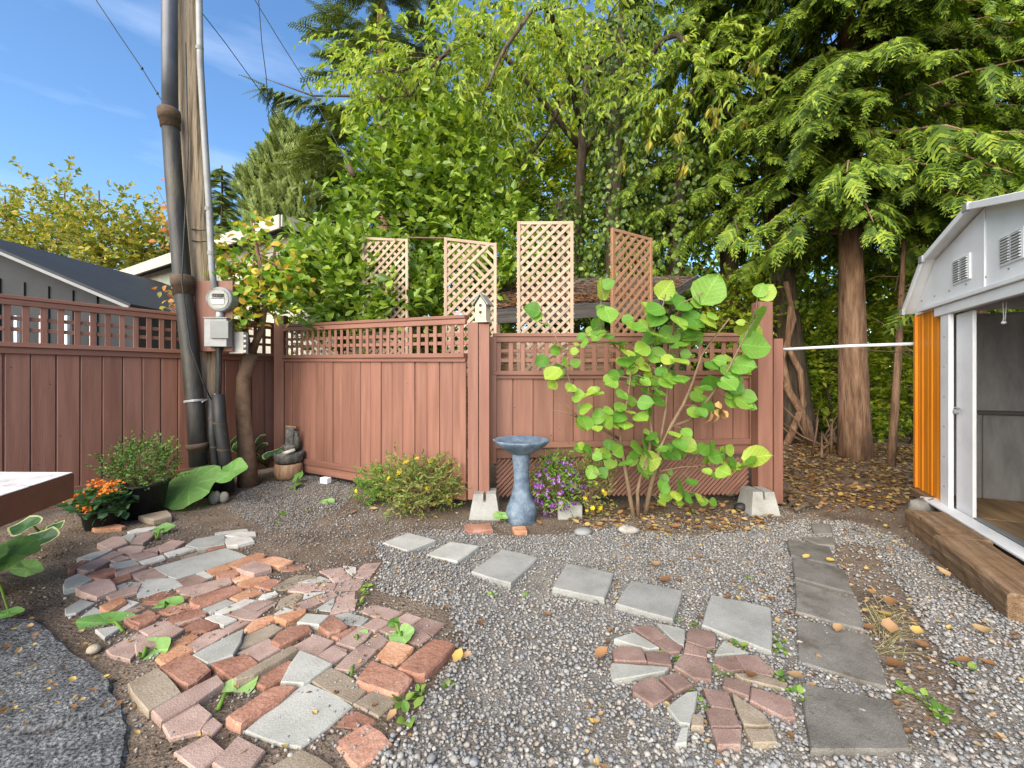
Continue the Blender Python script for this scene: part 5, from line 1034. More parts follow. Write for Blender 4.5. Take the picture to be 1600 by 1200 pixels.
# ---- drooping broadleaf tree overhead
def droopy(label, lst, base, trunkpts, size, leaf, name, arcs, yellow=None):
    out = []; tips = []
    for c, r, n in lst:
        p, d = ell(n, c, r, 0.15); dd = d * 0.6 + rng.normal(0, 0.4, d.shape); dd[:, 1] -= 0.3; dd[:, 0] -= 0.15; dd[:, 2] = dd[:, 2] * 0.4 - 0.15; dd /= np.linalg.norm(dd, axis=1, keepdims=True)
        out.append(leaf_twigs(p, dd, rng.uniform(0.35, 0.7, len(p)), 11, size, 0.55, 0.35, 0.6, (NV, OF), 0.85)); tips += [p[i] for i in range(0, len(p), 22)]
    V, Fs = join_bakes(out); b = Vector(base); t = thing(name, base, label, 'tree'); mb = MB()
    mb.tube(trunkpts, [0.20 * (1 - 0.6 * i / (len(trunkpts) - 1)) for i in range(len(trunkpts))], 12)
    for a in arcs: a = smooth(a, 5); mb.tube(a, [(0.02 + 0.045 * (i / (len(a) - 1))) if 'x' in '' or (a[-1] - ct[2]).length < 3 else 0.065 * (1 - 0.78 * i / (len(a) - 1)) for i in range(len(a))], 8)
    for tp in tips:
        src = min([v for a in arcs for v in a] + list(trunkpts), key=lambda v: (v - Vector(tp)).length); limbs(mb, Vector(src), [tp], 0.016, 4)
    mb.build('trunk', m_treed, t, True); obj('crown', np_mesh('crown', V, Fs), leaf, t); return t
ct = [Vector((1.3, 9.3, -0.1)), Vector((1.35, 9.2, 2.5)), Vector((1.45, 9.0, 5)), Vector((1.6, 8.8, 8.0))]
arcs = [[P(812, 262, 8.6), P(850, 215, 8.2), P(880, 160, 7.9), P(930, 100, 7.8), P(990, 80, 8.3), Vector((1.55, 8.9, 7.6))],
        [Vector((1.5, 9, 6.2)), P(760, 60, 7.8), P(690, 90, 7.2), P(640, 150, 6.9)], [Vector((1.5, 9, 6.0)), P(1040, 60, 7.6), P(1100, 130, 7.1), P(1150, 190, 6.9)], [Vector((1.5, 9, 6.6)), P(860, 20, 7.2), P(800, 60, 6.5), P(760, 140, 6.3)]]
droopy('drooping bright green broadleaf tree hanging over the middle of the yard', [((P(700, 0, 7.2).x, 7.2, P(0, 110, 7.2).z), (1.5, 0.9, 0.95), 130), ((P(840, 0, 7.3).x, 7.3, P(0, 95, 7.3).z), (1.4, 0.9, 0.9), 110), ((P(1060, 0, 7.2).x, 7.2, P(0, 130, 7.2).z), (1.5, 0.8, 1.1), 105), ((P(625, 0, 7.6).x, 7.6, P(0, 150, 7.6).z), (1.0, 0.7, 1.1), 85), ((P(560, 0, 8.6).x, 8.6, P(0, 110, 8.6).z), (0.7, 0.6, 1.0), 45), ((P(760, 0, 7.6).x, 7.6, P(0, 210, 7.6).z), (0.9, 0.5, 0.9), 55), ((P(1180, 0, 6.9).x, 6.9, P(0, 110, 6.9).z), (0.9, 0.6, 0.8), 45), ((P(900, 0, 7.5).x, 7.5, P(0, -10, 7.5).z), (2.8, 1.2, 1.0), 150)], (1.3, 9.3, 0), ct, 0.15, m_cherry, 'broadleaf_tree', arcs)
# yellow dying leaf tufts on bare twigs
for k, (px, py) in enumerate([(1015, 222), (1060, 205), (1163, 190), (1115, 170), (1120, 185), (972, 255), (1070, 258), (1175, 100)]):
    c = P(px, py, 6.2); n = 12
    V, Fc = bake(NV, OF, np.array(c)[None] + rng.normal(0, 0.03, (n, 3)), np.stack([rng.normal(0, .35, n), rng.normal(0, .35, n), -np.ones(n)], 1), np.stack([rng.normal(0, 1, n), -np.ones(n), rng.normal(0, .3, n)], 1), rng.uniform(0.10, 0.2, n))
    wh = ['above the rightmost trellis', 'upper left of the cedar boughs', 'furthest right of its twig', 'high near the cedar', 'just below another tuft', 'lowest left over the lean-to', 'low beside the cedar', 'at the top edge'][k]
    t = thing('leaf_tuft', c, f'hanging tuft of yellowed leaves {wh}', 'leaf tuft', 'yellowed leaf tufts hanging before the cedars'); o = obj('leaves', np_mesh('leaves', V, Fc), m_larch, t)
    MB().tube([c + Vector((0.25, 0.9, 0.35)), c + Vector((0.08, 0.25, 0.22)), c], [0.008, 0.005, 0.003], 5).build('twig', m_twig, t)

# ---- western red cedars on the right
def cedar(label, base, H, zlow, length, nb, per, r0, azr=None, sp=0.49, trunkpts=None, name='cedar_tree', bark=m_tree):
    b = Vector(base); ps, ax, nr, sz = [], [], [], []; mb = MB(); g0 = gz1(b.x, b.y)
    tp = trunkpts or [Vector((b.x + 0.05 * math.sin(k), b.y, g0 - 0.1 + (H + 0.1) * k / 8)) for k in range(9)]
    rr = [r0 * (1.12 if k == 0 else 1.04 - 0.75 * k / 8) for k in range(len(tp))]; rr = [max(0.03, r) for r in rr]; mb.tube(tp, rr, 16)
    for k in range(nb):
        f = (k + rng.uniform(0, 1)) / nb; z = zlow + (H - zlow) * f; a = rng.uniform(0, 2 * math.pi) if azr is None or k % 3 else rng.uniform(*azr); L_ = length * (1 - 0.7 * f) * rng.uniform(0.7, 1.15)
        d = Vector((math.cos(a), math.sin(a), 0)); sd = Vector((-d.y, d.x, 0)); kk = min(len(tp) - 2, int((z - g0) / H * (len(tp) - 1))); o0 = tp[kk].lerp(tp[kk + 1], 0.5)
        drp = rng.uniform(0.35, 0.75)
        path = lambda g, drp=drp: Vector((o0.x, o0.y, z)) + d * L_ * g + Vector((0, 0, L_ * (0.16 * g - drp * g * g)))
        mb.tube([path(g) for g in (0, 0.3, 0.6, 0.9)], [0.028, 0.02, 0.012, 0.004], 5)
        for j in range(per):
            g = 0.18 + 0.82 * (j + rng.uniform(0, 1)) / per; s = 1 if j % 2 else -1; off = rng.uniform(0, 0.35) * L_ * 0.3 * (1.1 - g)
            p = path(g) + sd * s * off; ps.append(p[:]); v = d * rng.uniform(0.4, 1.0) + sd * s * rng.uniform(0.25, 0.9) + Vector((0, 0, -rng.uniform(0.35, 1.15))); ax.append(v[:]); nr.append([rng.normal(0, .3), rng.normal(0, .3) - 0.2, 1.0]); sz.append(sp * rng.uniform(0.55, 1.25) * (1.15 - 0.45 * g))
    ps, ax, nr, sz = map(np.array, (ps, ax, nr, sz)); kk = rng.integers(0, 3, len(ps)); parts_ = [bake(CVAR[i][0], CVAR[i][1], ps[kk == i], ax[kk == i], nr[kk == i], sz[kk == i] * (1, 1.15, 0.9)[i]) for i in range(3)]; V, Fc = join_bakes(parts_)
    t = thing(name, (b.x, b.y, g0), label, 'tree', None); mb.build('trunk', bark, t, True); obj('crown', np_mesh('crown', V, Fc), m_cedar, t); return t
tr1 = [P(1337, 735, 6.15), P(1334, 640, 6.15), P(1332, 540, 6.15), P(1330, 430, 6.15), P(1327, 330, 6.15), P(1325, 200, 6.2), P(1325, 60, 6.25), P(1325, -120, 6.3), P(1325, -350, 6.4)]
cedar('straight red barked cedar with drooping boughs behind the white rail', (5.08, 6.15, 0), 10.0, 3.35, 2.4, 170, 20, 0.20, azr=(3.6, 5.6), trunkpts=tr1)
cedar('cedar with boughs hanging left of the straight red trunk', (4.35, 8.4, 0), 11.0, 4.0, 3.0, 130, 18, 0.20, azr=(3.4, 5.6), bark=m_treed)
cedar('cedar standing behind the shed roof with layered boughs', (8.0, 7.3, 0), 10.5, 2.9, 3.2, 160, 20, 0.22, azr=(3.4, 5.2))
cedar('tall cedar at the right edge, far behind the shed', (10.2, 9.5, 0), 13.0, 3.0, 3.4, 110, 17, 0.28)
cedar('dark cedar deep in the woodland behind the ivy column', (2.9, 11.0, 0), 13.0, 5.0, 3.0, 70, 14, 0.22, bark=m_treed)
# leaning sapling with bare twigs
t = thing('sapling', G(1392, 735), 'thin bare leaning sapling trunk between the red trunk and the shed', 'sapling'); mb = MB()
sp_ = [P(1391, 740, 5.75), P(1398, 640, 5.75), P(1404, 540, 5.75), P(1409, 450, 5.75), P(1413, 372, 5.7), P(1436, 338, 5.6), P(1500, 305, 5.4)]
mb.tube(sp_, [0.05, 0.046, 0.042, 0.034, 0.024, 0.014, 0.006], 8); mb.build('trunk', m_tree, t, True); mb = MB()
for k in range(34):
    s = sp_[random.randint(2, 6)] + Vector((0, random.uniform(-.1, .1), random.uniform(-.2, .2))); e = s + Vector((random.uniform(-0.6, 0.7), random.uniform(-.3, .3), random.uniform(-0.35, 0.5))); mb.tube([s, s.lerp(e, 0.5) + Vector((0, 0, random.uniform(-.08, .08))), e], [0.008, 0.006, 0.002], 4)
mb.build('twigs', m_twig, t)
# ivy clad twisted trunk and ivy columns
def ivy(label, pts, rad, n, size=0.085, name='ivy_column', trunk_r=0.2, leaf=m_ivy, cover=(0, 1)):
    pts = [Vector(p) for p in pts]; L_ = len(pts) - 1; ps, nr = [], []
    for k in range(n):
        f = rng.uniform(*cover) * L_; i = min(int(f), L_ - 1); p = pts[i].lerp(pts[i + 1], f - i); a = rng.uniform(0, 6.28); r = rad * rng.uniform(0.6, 1.1) * (1 + 0.35 * math.sin(f * 4 + a * 2)); ps.append([p.x + r * math.cos(a), p.y + r * math.sin(a), p.z + rng.normal(0, .08)]); nr.append([math.cos(a) + rng.normal(0, .4), math.sin(a) + rng.normal(0, .4), 0.4 + rng.normal(0, .3)])
    ax = np.stack([rng.normal(0, .6, n), rng.normal(0, .3, n), -np.ones(n) + rng.normal(0, .4, n)], 1)
    V, Fc = bake(OV * np.array([1.6, 1, 1]), OF, ps, ax, nr, rng.uniform(0.6, 1.3, n) * size)
    t = thing(name, pts[0], label, 'tree'); MB().tube(pts, [trunk_r * (1.3 if i == 0 else 1 - 0.4 * i / L_) for i in range(L_ + 1)], 12).build('trunk', m_treed, t, True); obj('ivy_leaves', np_mesh('ivy', V, Fc), leaf, t); return t
ivy('dark ivy covered trunk behind the tallest trellis', [(2.05, 8.0, 0), (2.0, 8.0, 2), (1.95, 8.0, 4), (2.0, 8.1, 6), (2.05, 8.1, 8)], 0.62, 5200)
ivy('second ivy covered trunk left of the angled trellis top', [(1.1, 8.8, 0), (1.1, 8.8, 2.5), (1.05, 8.8, 5)], 0.42, 2200)
ivy('ivy draped trunk behind the angled trellis, right side', [(3.1, 7.9, 0), (3.1, 7.9, 2), (3.15, 7.9, 4), (3.2, 8, 5.5)], 0.55, 3000)
tw = thing('gnarled_trunk', G(1243, 706), 'gnarled twisted old trunk wrapped in thick vines beside the side fence', 'tree'); mb = MB(); Y0 = 7.3
mb.tube([P(1247, 712, Y0), P(1243, 640, Y0), P(1236, 560, Y0), P(1226, 470, Y0), P(1215, 380, Y0), P(1205, 250, Y0), P(1200, 60, Y0)], [0.34, 0.25, 0.21, 0.2, 0.19, 0.17, 0.15], 14); mb.build('trunk', m_treed, tw, True)
for vv in ([(1262, 700), (1252, 640), (1232, 610), (1222, 560), (1240, 500), (1228, 440)], [(1225, 705), (1240, 670), (1256, 630), (1250, 580), (1230, 540), (1236, 470)], [(1270, 705), (1262, 660), (1240, 625), (1226, 600)]):
    MB().tube([P(a, b, Y0 - 0.32) for a, b in vv], [0.07, 0.06, 0.055, 0.05, 0.045, 0.04][:len(vv)], 8).build('vine', m_tree, tw, True)
n = 900; f = rng.uniform(0, 1, n); a = rng.uniform(0, 6.28, n); cx = 5.0 - 0.45 * f; ps = np.stack([cx + 0.4 * np.cos(a), Y0 + 0.4 * np.sin(a), 2.2 + 4 * f], 1)
V, Fc = bake(OV * np.array([1.5, 1, 1]), OF, ps, np.stack([rng.normal(0, .6, n), rng.normal(0, .3, n), -np.ones(n)], 1), np.stack([np.cos(a), np.sin(a), rng.uniform(0, .6, n)], 1), rng.uniform(0.05, 0.1, n)); obj('ivy_leaves', np_mesh('ivy', V, Fc), m_backd, tw)
t = thing('fallen_branches', G(1310, 715), 'tangle of fallen dead branches at the foot of the red trunk', 'branches'); mb = MB()
for k in range(26):
    s = G(random.uniform(1255, 1330), random.uniform(700, 728)); s.z = gz1(s.x, s.y) + random.uniform(0, .1); e = s + Vector((random.uniform(-0.5, 0.6), random.uniform(-0.1, 0.5), random.uniform(0.1, 0.75))); mb.tube([s, s.lerp(e, .5) + Vector((0, 0, random.uniform(-.1, .12))), e], [0.022, 0.016, 0.005], 5)
mb.build('branch', m_twig, t, True)

# ---- woodland filling the back
def bush(label, name, c, r, n, size, leaf, nl=8, proto=(DV, DF), group=None, cat='shrub', tr=0.05):
    p, d = ell(n, c, r, 0.3); dd = d * 0.8 + rng.normal(0, 0.4, d.shape); dd[:, 2] += 0.3; dd /= np.linalg.norm(dd, axis=1, keepdims=True)
    V, Fs = leaf_twigs(p, dd, rng.uniform(0.3, 0.6, n) * size * 5, nl, size, 0.2, proto=proto); return tree(name, label, (c[0], c[1], 0), c[2], tr, m_treed, np_mesh('crown', V, Fs), leaf, group, tips=[p[i] for i in range(0, n, 12)], cat=cat)
bush('sunlit yellow green bush right of the lean-to roof', 'woodland_bush', (3.55, 8.6, 2.0), (0.9, 0.8, 1.1), 260, 0.12, m_back)
bush('bright fern like bush behind the gnarled trunk, low', 'woodland_bush', (5.75, 8.3, 0.75), (0.8, 0.6, 0.9), 260, 0.11, m_back)
bush('green undergrowth bush between red trunk and sapling', 'woodland_bush', (6.3, 7.5, 0.9), (0.6, 0.5, 1.0), 230, 0.10, m_back)
bush('leafy undergrowth right of the sapling by the shed corner', 'woodland_bush', (7.4, 7.7, 1.3), (0.9, 0.6, 1.3), 300, 0.11, m_back)
bush('bright bush close behind the red trunk, on its left', 'woodland_bush', (5.75, 7.5, 1.7), (0.45, 0.35, 1.1), 240, 0.10, m_back)
bush('tall bright bush between sapling and shed wall', 'woodland_bush', (6.75, 7.0, 1.9), (0.6, 0.35, 1.3), 300, 0.10, m_back)
bush('bright bush above the side fence top', 'woodland_bush', (4.05, 7.3, 2.3), (0.5, 0.35, 0.9), 220, 0.10, m_back)
bush('bright leafy bush behind the red trunk at head height', 'woodland_bush', (7.2, 9.6, 2.7), (1.5, 0.8, 1.3), 330, 0.13, m_back)
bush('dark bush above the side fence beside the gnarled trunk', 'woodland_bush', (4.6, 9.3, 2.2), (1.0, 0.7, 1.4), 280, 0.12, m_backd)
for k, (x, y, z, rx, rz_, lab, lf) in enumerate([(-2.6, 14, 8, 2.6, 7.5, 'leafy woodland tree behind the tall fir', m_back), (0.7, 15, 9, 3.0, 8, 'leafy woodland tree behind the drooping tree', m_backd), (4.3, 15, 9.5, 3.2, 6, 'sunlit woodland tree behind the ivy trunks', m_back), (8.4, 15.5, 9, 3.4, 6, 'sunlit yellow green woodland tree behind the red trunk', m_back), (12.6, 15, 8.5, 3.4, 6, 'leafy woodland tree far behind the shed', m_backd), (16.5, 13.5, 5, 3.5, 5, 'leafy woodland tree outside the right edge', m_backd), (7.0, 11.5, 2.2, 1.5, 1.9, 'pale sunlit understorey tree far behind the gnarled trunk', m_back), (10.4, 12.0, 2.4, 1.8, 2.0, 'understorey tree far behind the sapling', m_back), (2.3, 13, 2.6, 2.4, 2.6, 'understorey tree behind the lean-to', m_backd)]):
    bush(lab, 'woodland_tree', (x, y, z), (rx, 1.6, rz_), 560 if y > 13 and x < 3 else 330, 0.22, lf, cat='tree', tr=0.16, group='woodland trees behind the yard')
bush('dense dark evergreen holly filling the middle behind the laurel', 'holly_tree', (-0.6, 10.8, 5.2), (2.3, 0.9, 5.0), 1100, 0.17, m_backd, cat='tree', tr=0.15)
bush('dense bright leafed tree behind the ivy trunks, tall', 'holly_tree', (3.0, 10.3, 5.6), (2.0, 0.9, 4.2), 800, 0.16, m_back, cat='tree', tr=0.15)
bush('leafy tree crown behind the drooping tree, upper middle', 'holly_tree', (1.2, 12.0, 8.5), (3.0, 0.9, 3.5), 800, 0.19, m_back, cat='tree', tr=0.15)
n = 15000; xx = rng.uniform(-4, 26, n); yy = rng.uniform(18, 23, n); zz = rng.beta(0.8, 2.2, n) * 14
V, Fc = bake(DV, DF, np.stack([xx, yy, zz], 1), rdir(n), rdir(n) + np.array([0, -0.4, 0.4]), rng.uniform(0.25, 0.6, n)); tag(obj('far_woodland', np_mesh('far', V, Fc), m_back), 'mass of distant woodland foliage closing the view', 'woodland', kind='stuff')
# ------------------------------------------------------------------ small tree beside the pole
TY = 4.95
t = thing('young_tree', G(388, 758), 'young tree with yellow and red tinged leaves beside the utility pole', 'tree'); mb = MB()
tk = [P(388, 764, TY), P(385, 700, TY), P(380, 640, TY), P(381, 590, TY), P(393, 552, TY)]
mb.tube(tk, [0.115, 0.09, 0.08, 0.076, 0.07], 12)
forks = [[tk[4], P(408, 515, TY), P(415, 470, TY - 0.1), P(404, 400, TY - 0.2), P(392, 345, TY - 0.25)], [tk[3], P(386, 540, TY), P(382, 505, TY), P(370, 460, TY - 0.1), P(358, 420, TY - 0.15)], [P(415, 470, TY - 0.1), P(425, 430, TY), P(430, 385, TY)], [P(404, 500, TY), P(395, 450, TY + 0.1), P(398, 390, TY + 0.1)]]
for f_ in forks: mb.tube(f_, [0.05 * (1 - 0.8 * i / (len(f_) - 1)) for i in range(len(f_))], 7)
ps = []; 
for (px, py, rx, ry, n) in [(385, 480, 30, 40, 70), (395, 425, 45, 40, 100), (425, 455, 40, 40, 100), (365, 440, 20, 60, 45), (400, 375, 28, 30, 36), (350, 400, 12, 30, 14), (450, 430, 34, 36, 70)]:
    for k in range(n): ps.append(P(px + random.gauss(0, rx * .55), py + random.gauss(0, ry * .55), TY + random.uniform(-.35, .3)))
for p in ps[::6]:
    src = min([v for f_ in forks for v in f_], key=lambda v: (v - p).length); mb.tube([src, src.lerp(p, .5) + Vector((0, 0, .03)), p], [0.008, 0.006, 0.003], 4)
mb.build('trunk', m_twig, t, True); n = len(ps); dd = rdir(n) * 0.6 + np.array([0, -0.3, 0.3]); dd /= np.linalg.norm(dd, axis=1, keepdims=True)
V, Fs = leaf_twigs(np.array([p[:] for p in ps]), dd, 0.12, 3, 0.085, 0.2, 0.5, proto=(OV * np.array([1.35, 1, 1]), OF)); obj('crown', np_mesh('crown', V, Fs), m_maple, t)
m_redleaf = leafmat('red_leaf', [(0.30, 0.06, 0.03), (0.45, 0.16, 0.04), (0.42, 0.30, 0.05), (0.16, 0.22, 0.04)], 0.35)
for lab, cx, cy, n in (('spray of red and yellow leaves left of the black pipe above the roofs', 256, 355, 34), ('small spray of orange leaves left of the pipe collar', 262, 470, 22)):
    c = P(cx, cy, 5.1); tt = thing('vine_spray', c, lab, 'vine'); pp = np.array([P(cx + random.gauss(0, 9), cy + random.gauss(0, 22 if n > 30 else 12), 5.1 + random.uniform(-.08, .08))[:] for _ in range(n)])
    V, Fc = bake(OV * np.array([1.4, 1, 1]), OF, pp, rdir(n) + np.array([0, 0, -.5]), rdir(n) * .5 + np.array([0, -1, .4]), rng.uniform(.05, .09, n)); obj('leaves', np_mesh('l', V, Fc), m_redleaf, tt)
    mb = MB(); e = P(288, cy + 30, 5.0)
    for q in pp[::3]: mb.tube([e, Vector(q).lerp(e, .4) + Vector((0, 0, .03)), q], [.006, .005, .002], 4)
    mb.build('vine_stem', m_twig, tt)

# ------------------------------------------------------------------ big leaf shrub in front of the right fence
SY = 3.86
def zv(x, y): return (800 + x / 3.0, 440 + y / 3.0)
shr = thing('broadleaf_shrub', G(1000, 797), 'tall shrub with large round lime green leaves before the low fence', 'shrub')
STEMS = [[(572, 1068), (545, 960), (525, 850), (508, 740), (512, 650), (540, 560), (560, 420)], [(622, 1072), (650, 960), (678, 850), (690, 780), (745, 680), (800, 580), (840, 490), (890, 345), (950, 260), (1020, 172)], [(592, 1068), (588, 980), (600, 930), (640, 820), (655, 700), (640, 600), (640, 450), (660, 250), (700, 140), (720, 60)],
         [(690, 780), (720, 600), (735, 450), (740, 300), (760, 180), (800, 100), (900, 50)], [(745, 680), (830, 650), (930, 540), (1000, 440), (1060, 320), (1110, 220), (1150, 160)], [(508, 740), (420, 690), (315, 640), (285, 520), (250, 400), (210, 270), (130, 130)], [(315, 640), (240, 610), (155, 597)], [(690, 890), (800, 868), (950, 862), (1120, 845)], [(680, 880), (740, 935), (830, 985), (910, 1015)], [(525, 850), (450, 820), (340, 790)], [(315, 640), (260, 580), (205, 550), (180, 540)], [(640, 450), (560, 380), (470, 290), (410, 180), (420, 60)]]
mb = MB(); SP = []
for i, st in enumerate(STEMS):
    base_r = [0.024, 0.026, 0.018, 0.014, 0.016, 0.014, 0.007, 0.009, 0.010, 0.008, 0.006, 0.010][i]
    pts = []
    for k, (x, y) in enumerate(st):
        px, py = zv(x, y); Yk = SY + 0.06 * math.sin(i * 1.7 + k * 0.9) - (0.03 * k if i not in (0, 1, 2) else 0.01 * k)
        p = P(px, py, Yk)
        if i < 3 and k == 0: p.z = -0.03
        pts.append(p)
    mb.tube(pts, [base_r * (1 - 0.78 * k / (len(pts) - 1)) for k in range(len(pts))], 8)
    for a, b in zip(pts[:-1], pts[1:]):
        for f in (0, .25, .5, .75): SP.append(a.lerp(b, f))
LV = """425,35,40 718,38,38 925,35,60 95,130,32 118,165,22 148,196,22 450,153,40 670,130,38 790,100,45 865,103,26 398,202,28 565,208,30 675,175,40 212,300,28 325,258,18 340,288,20 292,325,17 490,287,45 455,258,22 405,238,28 250,380,27 298,382,20 190,430,36 190,483,22 140,373,28 600,215,35 690,250,48 735,250,40 640,260,35 785,190,38 850,180,45 920,185,40 840,215,40 835,250,45 1140,190,60 1140,250,38 1140,298,58 1080,225,28 770,300,26 800,280,30 600,372,18 535,375,34 545,335,28 610,315,32 680,345,35 730,365,25 790,370,35 815,340,20 565,415,24 478,437,24 465,472,28 605,445,20 625,470,22 665,465,26 720,475,30 735,450,35 790,455,36 1020,425,38 1015,478,38 1080,390,45 935,395,28 975,370,24 930,470,35 910,500,24 862,542,25 400,528,28 360,525,28 310,535,26 275,498,24 345,595,28 515,530,26 505,588,24 450,605,22 545,610,28 605,635,30 625,567,30 685,563,28 560,560,24 400,688,22 450,655,32 530,670,32 410,630,30 345,660,34 500,635,30 1035,560,28 1085,562,38 1110,540,28 920,585,28 890,612,24 853,615,26 655,728,24 820,707,22 765,715,24 640,620,34 630,785,45 585,780,35 680,755,20 610,890,34 650,840,38 640,865,30 790,765,30 825,765,34 755,800,34 705,785,26 805,800,20 355,788,26 315,780,22 400,820,20 435,820,26 455,765,22 495,790,30 535,850,28 425,897,22 375,895,26 460,850,26 1020,790,24 955,818,30 990,810,22 900,785,26 1035,860,40 1100,850,44 1145,820,50 915,890,18 990,890,30 790,965,44 840,940,24 710,965,26 720,1010,24 770,1005,22 825,1015,22 880,1015,22 915,1025,20 715,925,18 1195,50,34 1165,40,26 620,400,24 700,420,24 590,480,22 640,520,24 700,520,24 560,470,20"""
def ovate(var):
    V = []; Fc = []; rows = [(0, 0.0), (.10, .30), (.28, .47), (.5, .50), (.72, .40), (.88, .22), (1, 0.02)]
    for y, w in rows:
        for x in (-1, -.5, 0, .5, 1): V.append((x * w * (1 + .05 * math.sin(y * 9 + var)), y, .07 * abs(x) * (1 + .3 * math.sin(var)) + .035 * math.sin(y * 7 + x * 2 + var) - .16 * y * y))
    for r in range(len(rows) - 1):
        for k in range(4): a = r * 5 + k; Fc.append((a, a + 1, a + 6, a + 5))
    me = bpy.data.meshes.new('leaf'); me.from_pydata(V, [], Fc); me.polygons.foreach_set('use_smooth', [True] * len(Fc)); me.materials.append(m_big); return me
OVM = [ovate(i * 1.3) for i in range(6)]
LL_ = [(*map(float, s.split(',')), 0) for s in LV.split()]
LL_ += [(x + random.uniform(-38, 38), y + random.uniform(-34, 34), r * random.uniform(.6, .95), 1) for x, y, r, _ in LL_ if 170 < x < 1090 and random.random() < .85]
for x, y, r, ex_ in LL_:
    px, py = zv(x, y); Yl = SY - (random.uniform(0.02, 0.26) if not ex_ else random.uniform(-0.10, 0.16)); c = P(px, py, Yl); size = (2.65 if not ex_ else 2.35) * r / 3 / F_PX * Yl
    st = min(SP, key=lambda v: (v - c).length)
    ax = (c - st); ax.y *= 0.5; ax = (ax.normalized() if ax.length > 0.02 else Vector((random.uniform(-1, 1), 0, 0))) * 0.8 + Vector((random.uniform(-.5, .5), -0.35, random.uniform(-.35, .25))); ax.normalize()
    nr = Vector((random.uniform(-.4, .4), -random.uniform(.6, 1.2), random.uniform(.3, .9))); xa = ax.cross(nr).normalized(); nz = xa.cross(ax)
    o0 = c - ax * size * 0.5
    M = Matrix.Identity(4)
    for i in range(3): M[i][0], M[i][1], M[i][2], M[i][3] = xa[i] * size * random.uniform(.92, 1.05), ax[i] * size, nz[i] * size, o0[i]
    l = bpy.data.objects.new('leaf', random.choice(OVM)); link(l, shr, M)
    mb.tube([st, st.lerp(o0, .5) + Vector((0, 0, .012)), o0], [0.004, 0.003, 0.0025], 4)
mb.build('stems', m_stem, shr, True)
n = 9; c = P(*zv(968, 590), SY - .15); V, Fc = bake(OV * np.array([1.5, 1, 2.5]), OF, np.array(c)[None] + rng.normal(0, .025, (n, 3)), np.stack([rng.normal(0, .5, n), rng.normal(0, .3, n), -np.ones(n)], 1), rdir(n), rng.uniform(.06, .13, n)); o = obj('dead_leaves', np_mesh('dead', V, Fc), m_dead, shr); o['label'] = 'withered brown leaves hanging from a stem'

# ------------------------------------------------------------------ pots and bedding plants
def potted(label, px, py, r0, r1, h, name='potted_plant', cat='potted plant'):
    c = G(px, py); c.y += r0; c.z = gz1(c.x, c.y); t = thing(name, c, label, cat); pymesh('pot', *potmesh('', '', c, r0, r1, h, m_black), m_black, t, True); return t, c
t, c = potted('bushy small leaved boxwood in a black plastic pot by the fence', 196, 812, 0.16, 0.205, 0.31)
p, d = ell(240, (c.x + 0.03, c.y, c.z + 0.46), (0.27, 0.22, 0.20), 0.35); dd = d * 0.7 + rng.normal(0, .3, d.shape); dd[:, 2] += .9; dd /= np.linalg.norm(dd, axis=1, keepdims=True)
V, Fs = leaf_twigs(p, dd, rng.uniform(.08, .20, 240), 12, 0.027, 0, .6); obj('foliage', np_mesh('f', V, Fs), m_box, t); mb = MB()
for q in p[::5]: mb.tube([c + Vector((0, 0, .25)), Vector(q)], [.006, .003], 4)
mb.build('stems', m_twig, t)
t, c = potted('orange flowering kalanchoe in a dark pot beside the boxwood', 140, 830, 0.11, 0.14, 0.17)
p, d = ell(90, (c.x - .02, c.y, c.z + .22), (0.20, .15, .09), .3); V, Fs = leaf_twigs(p, d, .06, 3, .07, .1, 1, proto=(OV * np.array([1.4, 1, 1]), OF)); obj('foliage', np_mesh('f', V, Fs), m_hosta, t)
hc = np.array([(c.x + a, c.y + b - .02, c.z + z) for a, b, z in ((.10, .02, .37), (.03, -.05, .36), (-.06, .02, .38), (.14, -.06, .33), (-.16, -.06, .27), (-.2, .0, .24), (.03, -.13, .20), (-.12, -.1, .31))])
n = 28
for h_ in hc:
    pp = h_[None] + rng.normal(0, 1, (n, 3)) * np.array([.035, .035, .012]); V, Fc = bake(DV * np.array([1.6, 1, 1]), DF, pp, rdir(n) * .6 + np.array([0, 0, .4]), rdir(n) * .4 + np.array([0, -.5, 1]), rng.uniform(.018, .032, n)); obj('flower_head', np_mesh('f', V, Fc), m_oran, t)
